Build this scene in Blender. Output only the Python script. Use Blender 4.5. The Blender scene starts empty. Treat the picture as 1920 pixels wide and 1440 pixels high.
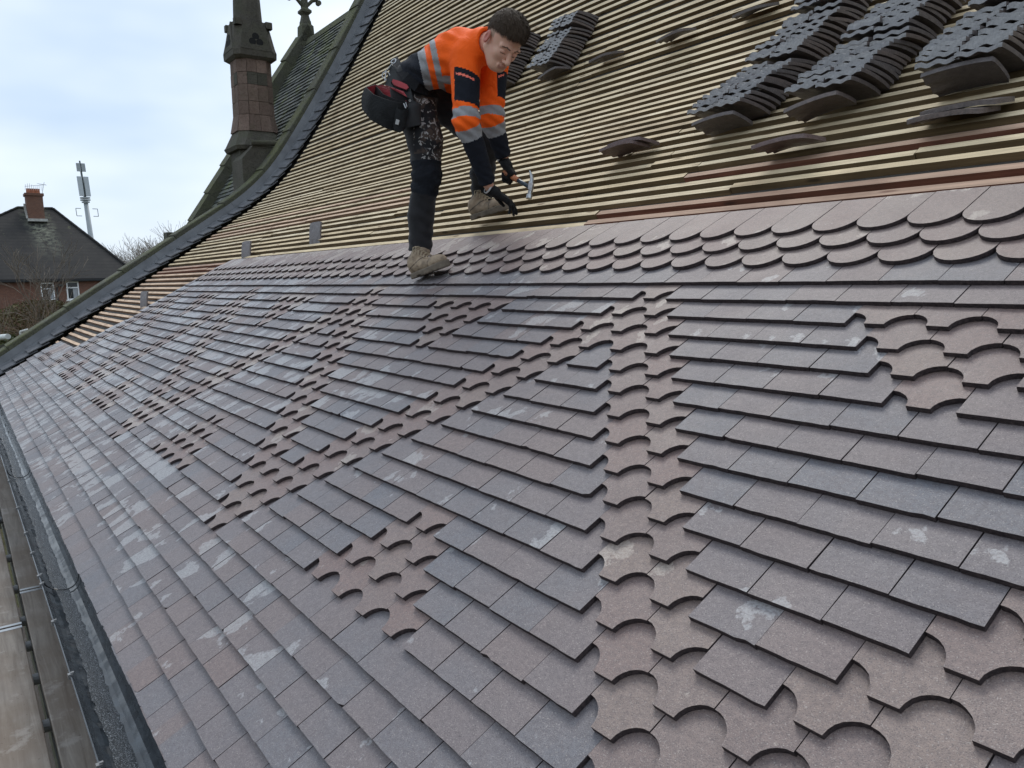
import bpy, math, random
import numpy as np
from mathutils import Vector, Matrix

random.seed(7); np.random.seed(7)
SC = bpy.context.scene
COL = SC.collection

# ------------------------------------------------------------------ camera
FPX = 1431.4576779
RW = np.array([[0.5916370965295318, 0.8059707094785286, -0.01941034446349943],
               [0.10174733432811867, -0.0985298381268015, -0.9899188607928737],
               [-0.7997581046583, 0.5836977697913066, -0.1402992785866336]])
CW = np.array([1.9121395595479056, -2.087664845406414, 0.09144084604915892])
CAMR, CAMD, CAMF = RW[0], RW[1], RW[2]          # right, down, forward
cam_d = bpy.data.cameras.new('camera'); cam = bpy.data.objects.new('camera', cam_d); COL.objects.link(cam)
cam_d.sensor_fit = 'HORIZONTAL'; cam_d.sensor_width = 36.0; cam_d.lens = FPX / 1920 * 36
cam_d.clip_start = 0.02; cam_d.clip_end = 3000
m = Matrix(((CAMR[0], -CAMD[0], -CAMF[0], CW[0]), (CAMR[1], -CAMD[1], -CAMF[1], CW[1]),
            (CAMR[2], -CAMD[2], -CAMF[2], CW[2]), (0, 0, 0, 1)))
cam.matrix_world = m
SC.camera = cam

# ------------------------------------------------------------------ world, sun, exposure
SUN_EL, SUN_AZ = math.radians(52), math.radians(140)   # azimuth of the sun measured from +X towards +Y
w = bpy.data.worlds.new('World'); SC.world = w; w.use_nodes = True
nt = w.node_tree; nt.nodes.clear()
def N(t, **k):
    n = nt.nodes.new(t)
    for a, b in k.items(): setattr(n, a, b)
    return n
sky = N('ShaderNodeTexSky', sky_type='NISHITA'); sky.sun_disc = False
sky.sun_elevation = SUN_EL; sky.sun_rotation = math.pi / 2 - SUN_AZ; sky.air_density = 1.0; sky.dust_density = 2.0
tc = N('ShaderNodeTexCoord')
mp = N('ShaderNodeMapping'); mp.inputs['Scale'].default_value = (1.0, 1.0, 2.6)
nz = N('ShaderNodeTexNoise'); nz.inputs['Scale'].default_value = 1.7; nz.inputs['Detail'].default_value = 4; nz.inputs['Roughness'].default_value = .5
cr = N('ShaderNodeValToRGB'); e = cr.color_ramp.elements
e[0].position = .36; e[0].color = (4.9, 6.3, 8.1, 1); e[1].position = .60; e[1].color = (8.6, 9.4, 10.2, 1)
mx = N('ShaderNodeMix', data_type='RGBA'); mx.inputs[0].default_value = .86
bg = N('ShaderNodeBackground'); bg.inputs[1].default_value = .1
out = N('ShaderNodeOutputWorld')
L = nt.links.new
L(tc.outputs['Generated'], mp.inputs[0]); L(mp.outputs[0], nz.inputs['Vector']); L(nz.outputs['Fac'], cr.inputs[0])
L(sky.outputs[0], mx.inputs[6]); L(cr.outputs[0], mx.inputs[7]); L(mx.outputs[2], bg.inputs[0]); L(bg.outputs[0], out.inputs[0])
sd = bpy.data.lights.new('sun', 'SUN'); sun = bpy.data.objects.new('sun', sd); COL.objects.link(sun)
sd.energy = 1.4; sd.angle = math.radians(30); sd.color = (1, .97, .92)
sdir = Vector((math.cos(SUN_EL) * math.cos(SUN_AZ), math.cos(SUN_EL) * math.sin(SUN_AZ), math.sin(SUN_EL)))
sun.rotation_euler = sdir.to_track_quat('Z', 'Y').to_euler()
SC.view_settings.view_transform = 'Standard'; SC.view_settings.look = 'None'
SC.view_settings.exposure = 0.28; SC.view_settings.gamma = 1; SC.view_settings.use_curve_mapping = False

# ------------------------------------------------------------------ helpers
def at(x, y, d):
    """photo pixel + distance along the view axis (m) -> world point"""
    return CW + d * (CAMR * (x - 960) / FPX + CAMD * (y - 720) / FPX + CAMF)
TH = math.radians(34)
CT, ST = math.cos(TH), math.sin(TH)
def ph(s):
    if s <= 2.1: return 0.0
    if s <= 3.5: return math.radians(21.5 * (s - 2.1) / 1.4)
    return math.radians(21.5 + 5 * min(1, (s - 3.5) / 2.5))
_S = []
_v = _n = 0.0; _s = 0.0
while _s < 13:
    _S.append((_v, _n)); _p = ph(_s + .005); _v += .01 * math.cos(_p); _n += .01 * math.sin(_p); _s += .01
_S = np.array(_S)
def base(s):
    if s <= 0: return s, 0.0
    i = s * 100; j = int(i); f = i - j
    a = _S[j] * (1 - f) + _S[j + 1] * f
    return a[0], a[1]
def RP(u, s, h=0.0):
    """roof coordinates: u along the eaves, s up the slope, h off the surface (metres)"""
    v, n = base(s); p = ph(s)
    v -= h * math.sin(p); n += h * math.cos(p)
    return (u, CT * v - ST * n, ST * v + CT * n)
def frame(s):
    p = ph(s) + TH
    return Vector((1, 0, 0)), Vector((0, math.cos(p), math.sin(p))), Vector((0, -math.sin(p), math.cos(p)))

def tag(o, label=None, cat=None, group=None, kind=None):
    if label: o['label'] = label
    if cat: o['category'] = cat
    if group: o['group'] = group
    if kind: o['kind'] = kind
    return o
def empty(name, loc=(0, 0, 0)):
    o = bpy.data.objects.new(name, None); COL.objects.link(o); o.location = loc; o.empty_display_size = .1
    return o
class MB:
    def __init__(s): s.v = []; s.f = []; s.m = []; s.t = []
    def add(s, vs, fs, mi=0, t=None):
        k = len(s.v); s.v += [tuple(p) for p in vs]; s.f += [tuple(i + k for i in f) for f in fs]
        s.m += [mi] * len(fs); s.t += [random.random() if t is None else t] * len(fs)
    def box(s, c, ax, ay, az, mi=0, t=None):
        """centre + three half-axis vectors"""
        c = Vector(c); ax = Vector(ax); ay = Vector(ay); az = Vector(az)
        vs = [c + sx * ax + sy * ay + sz * az for sz in (-1, 1) for sy in (-1, 1) for sx in (-1, 1)]
        fs = [(0, 2, 3, 1), (4, 5, 7, 6), (0, 1, 5, 4), (2, 6, 7, 3), (0, 4, 6, 2), (1, 3, 7, 5)]
        s.add(vs, fs, mi, t)
    def bb(s, lo, hi, mi=0, t=None):
        lo = Vector(lo); hi = Vector(hi); h = (hi - lo) / 2
        s.box((lo + hi) / 2, (h.x, 0, 0), (0, h.y, 0), (0, 0, h.z), mi, t)
    def tube(s, a, b, ra, rb=None, n=10, mi=0, t=None, cap=True):
        a = Vector(a); b = Vector(b); rb = ra if rb is None else rb
        d = (b - a).normalized(); x = d.orthogonal().normalized(); y = d.cross(x)
        vs = [p + r * (math.cos(2 * math.pi * i / n) * x + math.sin(2 * math.pi * i / n) * y) for p, r in ((a, ra), (b, rb)) for i in range(n)]
        fs = [(i, (i + 1) % n, n + (i + 1) % n, n + i) for i in range(n)]
        if cap: fs += [tuple(range(n - 1, -1, -1)), tuple(range(n, 2 * n))]
        s.add(vs, fs, mi, t)
    def path(s, pts, rs, n=8, mi=0, t=None):
        for i in range(len(pts) - 1): s.tube(pts[i], pts[i + 1], rs[i], rs[i + 1], n, mi, t)
    def ring(s, secs, mi=0, t=None, closed=True, caps=True):
        """loft through sections (lists of points with equal count)"""
        n = len(secs[0]); vs = [p for q in secs for p in q]; fs = []
        for k in range(len(secs) - 1):
            for i in range(n if closed else n - 1):
                j = (i + 1) % n; fs.append((k * n + i, k * n + j, (k + 1) * n + j, (k + 1) * n + i))
        if caps and closed: fs += [tuple(range(n - 1, -1, -1)), tuple(range((len(secs) - 1) * n, len(secs) * n))]
        s.add(vs, fs, mi, t)
    def build(s, name, mats, parent=None, smooth=False):
        me = bpy.data.meshes.new(name); me.from_pydata(s.v, [], s.f); me.update()
        if not isinstance(mats, (list, tuple)): mats = [mats]
        for mm in mats: me.materials.append(mm)
        me.polygons.foreach_set('material_index', s.m)
        a = me.attributes.new('tint', 'FLOAT', 'FACE'); a.data.foreach_set('value', s.t)
        if smooth: me.polygons.foreach_set('use_smooth', [True] * len(s.f))
        o = bpy.data.objects.new(name, me); COL.objects.link(o)
        if parent is not None:
            o.parent = parent; o.matrix_parent_inverse = Matrix.Translation(-parent.location) if parent.type == 'EMPTY' and parent.rotation_euler[2] == 0 else parent.matrix_basis.inverted()
        return o

# ------------------------------------------------------------------ materials
class G:
    """small node-graph helper"""
    def __init__(s, name, rough=.6, spec=.5):
        s.m = bpy.data.materials.new(name); s.m.use_nodes = True; s.t = s.m.node_tree
        s.b = s.t.nodes['Principled BSDF']; s.b.inputs['Roughness'].default_value = rough
        s.b.inputs['Specular IOR Level'].default_value = spec
        s.tc = s.t.nodes.new('ShaderNodeTexCoord')
    def n(s, t, **k):
        q = s.t.nodes.new(t)
        for a, b in k.items(): setattr(q, a, b)
        return q
    def l(s, a, b): s.t.links.new(a, b)
    def vec(s, scale=(1, 1, 1), rot=(0, 0, 0)):
        q = s.n('ShaderNodeMapping'); q.inputs['Scale'].default_value = scale; q.inputs['Rotation'].default_value = rot
        s.l(s.tc.outputs['Object'], q.inputs[0]); return q.outputs[0]
    def noise(s, sc, det=3, rough=.5, vec=None, dist=0):
        q = s.n('ShaderNodeTexNoise'); q.inputs['Scale'].default_value = sc; q.inputs['Detail'].default_value = det
        q.inputs['Roughness'].default_value = rough; q.inputs['Distortion'].default_value = dist
        s.l(vec if vec is not None else s.tc.outputs['Object'], q.inputs['Vector']); return q.outputs['Fac']
    def ramp(s, f, *st):
        q = s.n('ShaderNodeValToRGB'); e = q.color_ramp.elements
        while len(e) < len(st): e.new(.5)
        for i, (p, c) in enumerate(st):
            e[i].position = p; e[i].color = (c, c, c, 1) if isinstance(c, (int, float)) else (*c, 1)
        s.l(f, q.inputs[0]); return q.outputs[0]
    def mix(s, f, a, b, mode='MIX'):
        q = s.n('ShaderNodeMix', data_type='RGBA', blend_type=mode)
        for sock, v in ((q.inputs[0], f), (q.inputs[6], a), (q.inputs[7], b)):
            if isinstance(v, (int, float)): sock.default_value = v if sock == q.inputs[0] else (v, v, v, 1)
            elif isinstance(v, tuple): sock.default_value = (*v, 1)
            else: s.l(v, sock)
        return q.outputs[2]
    def math(s, op, a, b=0.0, c=None):
        q = s.n('ShaderNodeMath', operation=op)
        for i, v in enumerate((a, b) if c is None else (a, b, c)):
            if isinstance(v, (int, float)): q.inputs[i].default_value = v
            else: s.l(v, q.inputs[i])
        return q.outputs[0]
    def tint(s):
        q = s.n('ShaderNodeAttribute'); q.attribute_name = 'tint'; return q.outputs['Fac']
    def col(s, c):
        if isinstance(c, tuple): s.b.inputs['Base Color'].default_value = (*c, 1)
        else: s.l(c, s.b.inputs['Base Color'])
        return s
    def rough(s, r): s.l(r, s.b.inputs['Roughness']); return s
    def bump(s, h, st=.3, d=.01):
        q = s.n('ShaderNodeBump'); q.inputs['Strength'].default_value = st; q.inputs['Distance'].default_value = d
        s.l(h, q.inputs['Height']); s.l(q.outputs[0], s.b.inputs['Normal']); return s
def simple(name, c, rough=.6, var=.25, sc=8, bump=0, spec=.5, metal=0, bsc=60):
    g = G(name, rough, spec); f = g.noise(sc, 4)
    d = tuple(x * (1 - var) for x in c); h = tuple(min(1, x * (1 + var)) for x in c)
    g.col(g.ramp(f, (.3, d), (.7, h))); g.b.inputs['Metallic'].default_value = metal
    if bump: g.bump(g.noise(bsc, 4), bump, .01)
    return g.m

def tile_material(name, warm):
    g = G(name, .5, .45)
    t = g.tint()
    fine = g.noise(420, 2, .6)
    mid = g.noise(9, 4, .55)
    if warm:
        basec = g.ramp(t, (0, (.215, .142, .126)), (.35, (.240, .166, .146)), (.6, (.226, .168, .152)), (.85, (.275, .205, .172)), (1, (.190, .152, .147)))
    else:
        basec = g.ramp(t, (0, (.155, .163, .186)), (.3, (.176, .170, .183)), (.55, (.196, .172, .177)), (.8, (.210, .170, .166)), (1, (.222, .164, .152)))
    c = g.mix(g.ramp(mid, (.3, 0.0), (.7, .55)), basec, g.mix(.5, basec, (.26, .20, .185)))
    c = g.mix(g.ramp(g.noise(85, 4, .7), (.36, .38), (.62, 0.0)), c, (.09, .07, .075))
    c = g.mix(g.ramp(fine, (.34, .7), (.45, 0.0)), c, (.065, .055, .06))
    c = g.mix(g.ramp(g.noise(300, 2, .5), (.60, 0.0), (.70, .55)), c, (.42, .37, .34))
    # pale drying bloom with hard ragged outlines, streaking down the slope, more of it towards the far gable
    sx = g.n('ShaderNodeSeparateXYZ'); g.l(g.tc.outputs['Object'], sx.inputs[0])
    far = g.n('ShaderNodeMapRange'); far.inputs[1].default_value = 1.2; far.inputs[2].default_value = -3.5; far.inputs[3].default_value = 0.0; far.inputs[4].default_value = .135
    g.l(sx.outputs[0], far.inputs[0])
    tm = g.n('ShaderNodeCombineXYZ'); g.l(g.math('MULTIPLY', t, 7.0), tm.inputs[0])
    va = g.n('ShaderNodeVectorMath', operation='ADD'); g.l(g.vec((4.6, 3.6, 3.6), (-TH, 0, 0)), va.inputs[0]); g.l(tm.outputs[0], va.inputs[1])
    pf = g.noise(1.0, 7, .60, va.outputs[0], .25)
    pf = g.math('ADD', pf, far.outputs[0])
    patch = g.ramp(pf, (.648, 0.0), (.660, 1.0))
    grain = g.ramp(g.noise(160, 3, .6), (.35, .25), (.6, .8))
    pm = g.math('MULTIPLY', patch, grain)
    c = g.mix(g.math('MULTIPLY', pm, .55), c, (.55, .55, .55) if not warm else (.56, .49, .42))
    g.col(c)
    g.rough(g.mix(patch, g.ramp(g.noise(5, 3), (.3, .38), (.7, .54)), .34))
    g.bump(g.math('ADD', g.math('MULTIPLY', fine, .6), g.noise(45, 4, .6)), .5, .005)
    return g.m
M_TILE = tile_material('clay_plain', False)
M_CLUB = tile_material('clay_ornamental', True)
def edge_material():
    g = G('clay_dark_edge', .8, .3)
    g.col(g.ramp(g.noise(120, 4, .7), (.3, (.022, .017, .019)), (.7, (.085, .06, .06)))).bump(g.noise(150, 4, .7), .8, .01)  # edge faces coloured much darker than the tile tops
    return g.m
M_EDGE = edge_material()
def wood_material(name, a, b, dark):
    g = G(name, .75, .3)
    v = g.vec((1.5, 30, 30)); f = g.noise(2.2, 5, .6, v, .6)
    t = g.tint()
    c = g.mix(t, a, b)
    c = g.mix(g.ramp(g.noise(.9, 5, .65), (.45, 0.0), (.75, .5)), c, tuple(x * .55 for x in a))
    c = g.mix(g.ramp(f, (.38, .85), (.62, 0.0)), c, tuple(x * .62 for x in a))
    kn = g.n('ShaderNodeTexVoronoi'); kn.inputs['Scale'].default_value = 1.0; g.l(g.vec((3.2, 14, 14)), kn.inputs['Vector'])
    c = g.mix(g.ramp(kn.outputs['Distance'], (.08, .9), (.16, 0.0)), c, dark)
    c = g.mix(g.ramp(g.noise(2.3, 4, .6), (.52, 0.0), (.72, .55)), c, dark)
    g.col(c).bump(f, .3, .004); return g.m
M_BATTEN = wood_material('sawn_batten', (.74, .58, .36), (.82, .69, .48), (.20, .13, .07))
M_BATTEN_RED = wood_material('red_treated_batten', (.48, .31, .215), (.56, .38, .27), (.16, .075, .045))
M_BATTEN_PINK = wood_material('fresh_batten', (.74, .52, .36), (.78, .58, .40), (.22, .13, .08))
M_SIDE = {'sawn_batten': wood_material('shaded_batten_side', (.21, .14, .07), (.27, .185, .095), (.06, .04, .02)),  # darker copies of the wood: shade painted into the batten side faces
          'red_treated_batten': wood_material('shaded_red_side', (.26, .10, .06), (.32, .13, .08), (.08, .04, .025)),
          'fresh_batten': wood_material('shaded_fresh_side', (.30, .17, .10), (.36, .22, .13), (.09, .05, .03))}
def board_material():
    g = G('scaffold_board', .7, .35)
    f = g.noise(2, 6, .65, g.vec((1.2, 18, 18)), .8)
    c = g.ramp(f, (.3, (.13, .105, .085)), (.7, (.27, .235, .20)))
    c = g.mix(g.ramp(g.noise(3.0, 5, .6), (.45, 0.0), (.6, .55)), c, (.15, .11, .08))
    c = g.mix(g.ramp(g.noise(7, 5, .7), (.58, 0.0), (.66, .55)), c, (.33, .30, .27))
    c = g.mix(g.ramp(g.noise(70, 2, .5), (.68, 0.0), (.74, .6)), c, (.04, .035, .03))
    g.col(c).bump(f, .35, .004); g.rough(g.ramp(g.noise(2.5, 3), (.35, .55), (.65, .85))); return g.m
M_BOARD = board_material()
def stone_material(name, a, b, moss, mossamt, sc=5, lo=.4):
    g = G(name, .85, .3)
    f = g.noise(sc, 6, .65)
    c = g.ramp(f, (.28, a), (.72, b))
    c = g.mix(g.tint(), c, tuple((x + y) * .36 for x, y in zip(a, b)))
    geo = g.n('ShaderNodeNewGeometry'); sp = g.n('ShaderNodeSeparateXYZ'); g.l(geo.outputs['Normal'], sp.inputs[0])
    up = g.ramp(sp.outputs[2], (0.0, .45), (.5, 1.0))
    mo = g.math('MULTIPLY', g.ramp(g.noise(2.6, 6, .7), (lo, 0.0), (lo + .2, mossamt)), up)
    c = g.mix(mo, c, moss)
    c = g.mix(g.ramp(g.noise(40, 4, .7), (.35, .5), (.5, 0.0)), c, tuple(x * .35 for x in a))
    g.col(c).bump(g.noise(16, 7, .75), 1.0, .035); return g.m
M_COPING = stone_material('mossy_coping_stone', (.085, .085, .07), (.15, .145, .11), (.115, .122, .05), .8, lo=.38)
M_SANDSTONE = stone_material('red_sandstone', (.15, .10, .08), (.28, .20, .16), (.085, .088, .05), .7, 2.2, lo=.5)
M_DARKSTONE = stone_material('sooty_sandstone', (.07, .064, .052), (.15, .135, .11), (.08, .09, .042), .6, 4, lo=.44)
M_SLATE = simple('verge_slate', (.105, .108, .118), .42, .3, 12, .3)
M_LEAD = simple('lead_flashing', (.15, .155, .165), .42, .2, 6, .15, metal=.15, bsc=30)
def rooflate():
    g = G('mossy_stone_slates', .75, .35)
    c = g.ramp(g.tint(), (0, (.060, .066, .060)), (.6, (.115, .120, .105)), (1, (.16, .165, .15)))
    c = g.mix(g.ramp(g.noise(3, 5, .7), (.5, 0.0), (.62, .7)), c, (.13, .15, .045))
    g.col(c).bump(g.noise(40, 4), .5, .01); return g.m
M_CSLATE = rooflate()
M_FELT = simple('roofing_underlay', (.060, .052, .044), .8, .4, 5, .3)
M_BLACK = simple('black_plastic', (.016, .018, .021), .25, .2, 10)
def gutter_material():
    g = G('wet_gutter', .18, .6)
    g.col(g.ramp(g.noise(20, 4, .6), (.4, (.018, .022, .027)), (.7, (.045, .055, .065))))
    g.rough(g.ramp(g.noise(12, 4, .6), (.4, .10), (.6, .35))); return g.m
M_GUTTER = gutter_material()
def silt_material():
    g = G('wet_silt_glints', .25, .7)
    f = g.noise(240, 3, .7)
    c = g.ramp(f, (.45, (.012, .014, .016)), (.56, (.10, .11, .12)), (.66, (.5, .52, .55)))  # palest speckles paint water glints into the silt colour
    g.col(c).bump(f, .8, .01); return g.m
M_SILT = silt_material()
M_METAL = simple('galvanised_metal', (.42, .43, .44), .38, .2, 10, metal=.8)
M_STEEL = simple('hammer_steel', (.45, .45, .45), .3, .25, 30, metal=.9)

# ------------------------------------------------------------------ ground
TG = -4.7
gm = G('winter_grass_ground', .95, .2)
gc = gm.ramp(gm.noise(.25, 6, .7), (.35, (.05, .052, .022)), (.6, (.10, .085, .045)), (.8, (.14, .11, .07)))
gm.col(gm.mix(gm.ramp(gm.noise(6, 5, .7), (.4, 0.0), (.6, .5)), gc, (.045, .06, .02))).bump(gm.noise(3, 6, .7), .8, .2)
g_ = MB(); n_ = 24
vs = []; fs = []
for i in range(n_ + 1):
    for j in range(n_ + 1):
        x = -1600 + 3200 * i / n_; y = -1600 + 3200 * j / n_
        vs.append((x, y, TG))
for i in range(n_):
    for j in range(n_):
        a = i * (n_ + 1) + j; fs.append((a, a + n_ + 1, a + n_ + 2, a + 1))
g_.add(vs, fs); tag(g_.build('ground', gm.m), kind='structure')

# ================================================================== CHURCH
church = empty('church', (0, 0, TG))
tag(church, 'red sandstone church with its roof half covered in new clay tiles over bare battens', 'church')
TW, TL, GA, TT, TILT = .165, .265, .1, .0145, .040
U0 = -62; U1 = 26        # columns of tiles
edge_pts = [(-21, -63.0), (-14.0, -61.8), (-13.6, -53), (-12, -51.4), (-10, -50), (-8, -49), (-5, -47.4), (-2.8, -47), (-.3, -45.4), (1.7, -44.4), (4.2, -43.8), (6.3, -42.5)]
def left_edge(v):
    xs = [p[0] for p in edge_pts]; ys = [p[1] for p in edge_pts]
    return float(np.interp(v, xs, ys))
def is_club(k, uc):
    """uc: tile centre in tile widths. Diamonds of plain tiles outlined by bands two ornamental tiles wide."""
    if k < 0 or k > 16: return False
    x = (uc + .5) % 14.0
    if x > 7: x = 14 - x                     # distance to the nearest peak axis, 0..7
    y = 7 - x                                # distance to the nearest valley axis
    if k == 0: return x < .5 + 1e-6
    d1 = abs(x - (k - 1) * .5)
    r = False
    if abs(x - (.5 * k - .5)) <= .5 + 1e-3: r = True          # rows 0..16: falling band
    if 1 <= k <= 4 and y <= (5 - k) * .5 - .5 + 1e-3: r = True   # small inverted peak under the top course
    if 12 <= k <= 15 and x <= (k - 11) * .5 - .5 + 1e-3: r = True
    return r
def tile_outline(kind):
    """closed outline, local x across (0..1), y up from the tail (m)"""
    p = []
    if kind == 'club':
        r = .33
        R = r * TW
        for i in range(7):
            a = math.pi / 2 * (1 - i / 6); p.append((r * math.cos(a), R * math.sin(a)))
        for i in range(7):
            a = math.pi / 2 * i / 6; p.append((1 - r * math.cos(a), R * math.sin(a)))
    elif kind == 'scale':
        for i in range(13):
            a = math.pi * (1 - i / 12); p.append((.5 + .5 * math.cos(a), .5 * TW * (1 - math.sin(a)) * 1.0))
    else:
        for i in range(8): p.append((i / 7, 0))
    return p
def add_tile(mb, kind, k, uc, tint=None):
    s0 = -k * GA
    jit = random.gauss(0, .0011); rot = random.gauss(0, .003); lift = abs(random.gauss(0, .0009)); tw = random.gauss(0, .0010)
    p = tile_outline(kind); n = len(p); g = .0009 + random.random() * .0009
    x0 = (uc - .5) * TW
    near = x0 > -4.5
    top = []; bot = []
    pts = []
    for i, (x, y) in enumerate(p):
        yy = y
        if near and kind == 'plain' and 0 < i < n - 1: yy += random.gauss(0, .0005)
        elif near: yy += random.gauss(0, .0004)
        pts.append((g + x * (TW - 2 * g), yy))
    if near and kind == 'plain':          # knocked corners and small edge chips
        if random.random() < .04: pts[0] = (pts[0][0] + .002, pts[0][1] + random.uniform(.003, .009))
        if random.random() < .04: pts[-1] = (pts[-1][0] - .002, pts[-1][1] + random.uniform(.003, .009))
        if random.random() < .07:
            q = random.randrange(1, n - 1); pts[q] = (pts[q][0], pts[q][1] + random.uniform(.002, .005))
    pts += [(TW - g, TL), (g, TL)]
    for (x, y) in pts:
        xx = x0 + x - rot * (y - .1); s = s0 + y + jit + rot * (x - TW / 2)
        camb = .0022 * (1 - ((y / TL) * 2 - 1) ** 2)
        h = -TILT * (y / TL) + lift * (1 - y / TL) + tw * (x / TW - .5) * (1 - y / TL) + camb
        top.append(RP(xx, s, h)); bot.append(RP(xx, s, h - TT))
    nn = len(pts)
    sp = .5 + .25 * math.sin(x0 * 1.9 + s0 * 5.1) + .22 * math.sin(x0 * 3.7 - s0 * 7.3 + 1.7)
    tt = min(1, max(0, .42 * sp + .58 * random.random() + random.gauss(0, .05)))
    mb.add(top + bot, [tuple(range(nn)), tuple(range(2 * nn - 1, nn - 1, -1))], 0, tt)
    mb.add(top + bot, [(i, i + nn, (i + 1) % nn + nn, (i + 1) % nn) for i in range(nn)], 1, tt)
plain, club, scale = MB(), MB(), MB()
for k in range(-4, 22):
    off = (k % 2) * .5
    le = left_edge(-k)
    for c in range(U0 - 3, U1):
        uc = c + .5 + off
        if uc - .5 < le: continue
        if k <= -2: add_tile(scale, 'scale', k, uc)
        elif is_club(k, uc): add_tile(club, 'club', k, uc)
        else: add_tile(plain, 'plain', k, uc)
# under-eaves course
for c in range(U0 - 1, U1): add_tile(plain, 'plain', 21.04, c + .5)
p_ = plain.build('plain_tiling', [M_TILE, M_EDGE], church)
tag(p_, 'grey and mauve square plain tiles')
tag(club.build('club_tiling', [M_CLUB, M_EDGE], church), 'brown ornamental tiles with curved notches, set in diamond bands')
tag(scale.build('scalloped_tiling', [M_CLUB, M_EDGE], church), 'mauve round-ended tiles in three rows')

# underlay following the slope, then the hidden back slope and walls
ul = MB()
def strip(mb, u0, u1, ss, h, mi=0, t=.5, nu=1):
    vs = []
    for s in ss:
        for i in range(nu + 1): vs.append(RP(u0 + (u1 - u0) * i / nu, s, h))
    fs = []
    for j in range(len(ss) - 1):
        for i in range(nu):
            a = j * (nu + 1) + i; fs.append((a, a + 1, a + nu + 2, a + nu + 1))
    mb.add(vs, fs, mi, t)
SS = [-2.12, 0, 1, 2.1] + [2.1 + .1 * i for i in range(1, 40)] + [6.2 + .4 * i for i in range(13)]
strip(ul, -10.9, 4.5, SS, -.074)
ul.build('underlay', M_FELT, church)
SR = 11.0   # ridge
rx = RP(0, SR, -.08)
bk = MB(); bk.add([(-10.9, rx[1], rx[2]), (4.5, rx[1], rx[2]), (4.5, rx[1] + 5, rx[2] - 8), (-10.9, rx[1] + 5, rx[2] - 8)], [(0, 1, 2, 3)], 0, .5)
bk.build('back_slope', M_CSLATE, church)

# battens, one object per line
def batten(s, u0, u1, mat, lab=None):
    mb = MB(); x = u0
    hw = .019; th = .030
    while x < u1 - .01:
        e = min(u1, x + 2.6 + random.random() * 1.6)
        if u1 - e < .5: e = u1
        ds = random.gauss(0, .0045); ds2 = random.gauss(0, .0045); dh = random.gauss(0, .0022)
        t = random.random(); nseg = 4
        secs = []
        for i in range(nseg + 1):
            q = x + (e - .003 - x) * i / nseg; d = ds + (ds2 - ds) * i / nseg + random.gauss(0, .0008)
            secs.append([RP(q, s - hw + d, -.045 - th + dh), RP(q, s + hw + d, -.045 - th + dh), RP(q, s + hw + d, -.045 + dh), RP(q, s - hw + d, -.045 + dh)])
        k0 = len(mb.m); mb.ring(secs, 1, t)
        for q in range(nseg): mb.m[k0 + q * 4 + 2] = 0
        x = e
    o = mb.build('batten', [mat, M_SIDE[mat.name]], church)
    if lab: o['label'] = lab
    return o
s = -1.36; bi = 0
while s < 9.4:
    if s < .62:
        le = left_edge(s / .1 - 2.65) * TW
        batten(s, -10.36, le + .5, M_BATTEN_PINK if s < .45 else M_BATTEN_RED)
    else:
        red = abs(s - .75) < .055 or abs(s - 1.05) < .05
        if red:
            cut = -1.1 if s < .9 else -.72
            batten(s, -10.36, cut, M_BATTEN)
            batten(s, cut + .003, 4.5, M_BATTEN_RED, 'reddish brown batten')
        else:
            pink = (random.random() < .3 and s < 2.4)
            if pink:
                cut = -3.9 - random.random() * 1.5
                batten(s, -10.36, cut, M_BATTEN_PINK); batten(s, cut + .003, 4.5, M_BATTEN)
            else: batten(s, -10.36, 4.5, M_BATTEN)
    s += .098; bi += 1

# verge slates, lead, coping along the far gable
vg = MB(); s = -2.12; i = 0
while s < 9.6:
    L_ = .30 + random.random() * .02; a = -10.70; b = -10.42 + random.gauss(0, .012)
    up = .022
    secs = []
    for q in range(5):
        ff = q / 4; u = a + (b - a) * ff; curl = .030 * ff ** 2
        rise = .040 * (1 - ff) ** 1.4; curl = .014 * ff ** 3; yy = s + .012 * math.sin(ff * 3)
        secs.append([RP(u, yy, .024 + rise + curl), RP(u, s + L_, -.006 + rise), RP(u, s + L_, -.018 + rise), RP(u, yy, .009 + rise + curl)])
    vg.ring(secs, 0, random.random())
    s += .195; i += 1
tag(vg.build('verge_slates', M_SLATE, church), 'dark slates lapped along the gable edge')
ld = MB(); s = -2.2
while s < 10:
    e = min(10.2, s + 1.45)
    ss = [s + (e - s) * q / 6 for q in range(7)]
    secs = [[RP(-10.68, q, .020), RP(-10.68, q, .046), RP(-10.775, q, .062), RP(-10.79, q, .155), RP(-10.81, q, .155), RP(-10.81, q, -.02)] for q in ss]
    ld.ring(secs, 0, random.random()); s = e + .003
ld.build('lead_flashing', M_LEAD, church)
coping = MB()
bounds = []
s = -2.6
while s < 10.2:
    L_ = .93 if s < 2.6 else .86
    e = s + L_; ss = [s + (e - .006 - s) * q / 5 for q in range(6)]
    hh = .212
    secs = []
    for j, q in enumerate(ss):
        st = .018 * (1 - j / 5)          # each stone laps the next: a small step at its foot
        jx = random.gauss(0, .002)
        secs.append([RP(-10.80 + jx, q, -.25), RP(-10.80 + jx, q, hh - .012 + st), RP(-10.815, q, hh + st), RP(-11.13, q, hh + .006 + st), RP(-11.16, q, hh - .02 + st), RP(-11.16, q, -.25)])
    coping.ring(secs, 0, random.random()); s = e
coping.build('gable_coping', M_COPING, church)
# kneeler stone poking up behind the coping
kb = MB(); kp = at(322, 444, 15.2)
kb.bb((kp[0] - .15, kp[1] - .12, kp[2] - .3), (kp[0] + .15, kp[1] + .12, kp[2] + .08))
kb.build('kneeler_stone', M_COPING, church)

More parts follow.
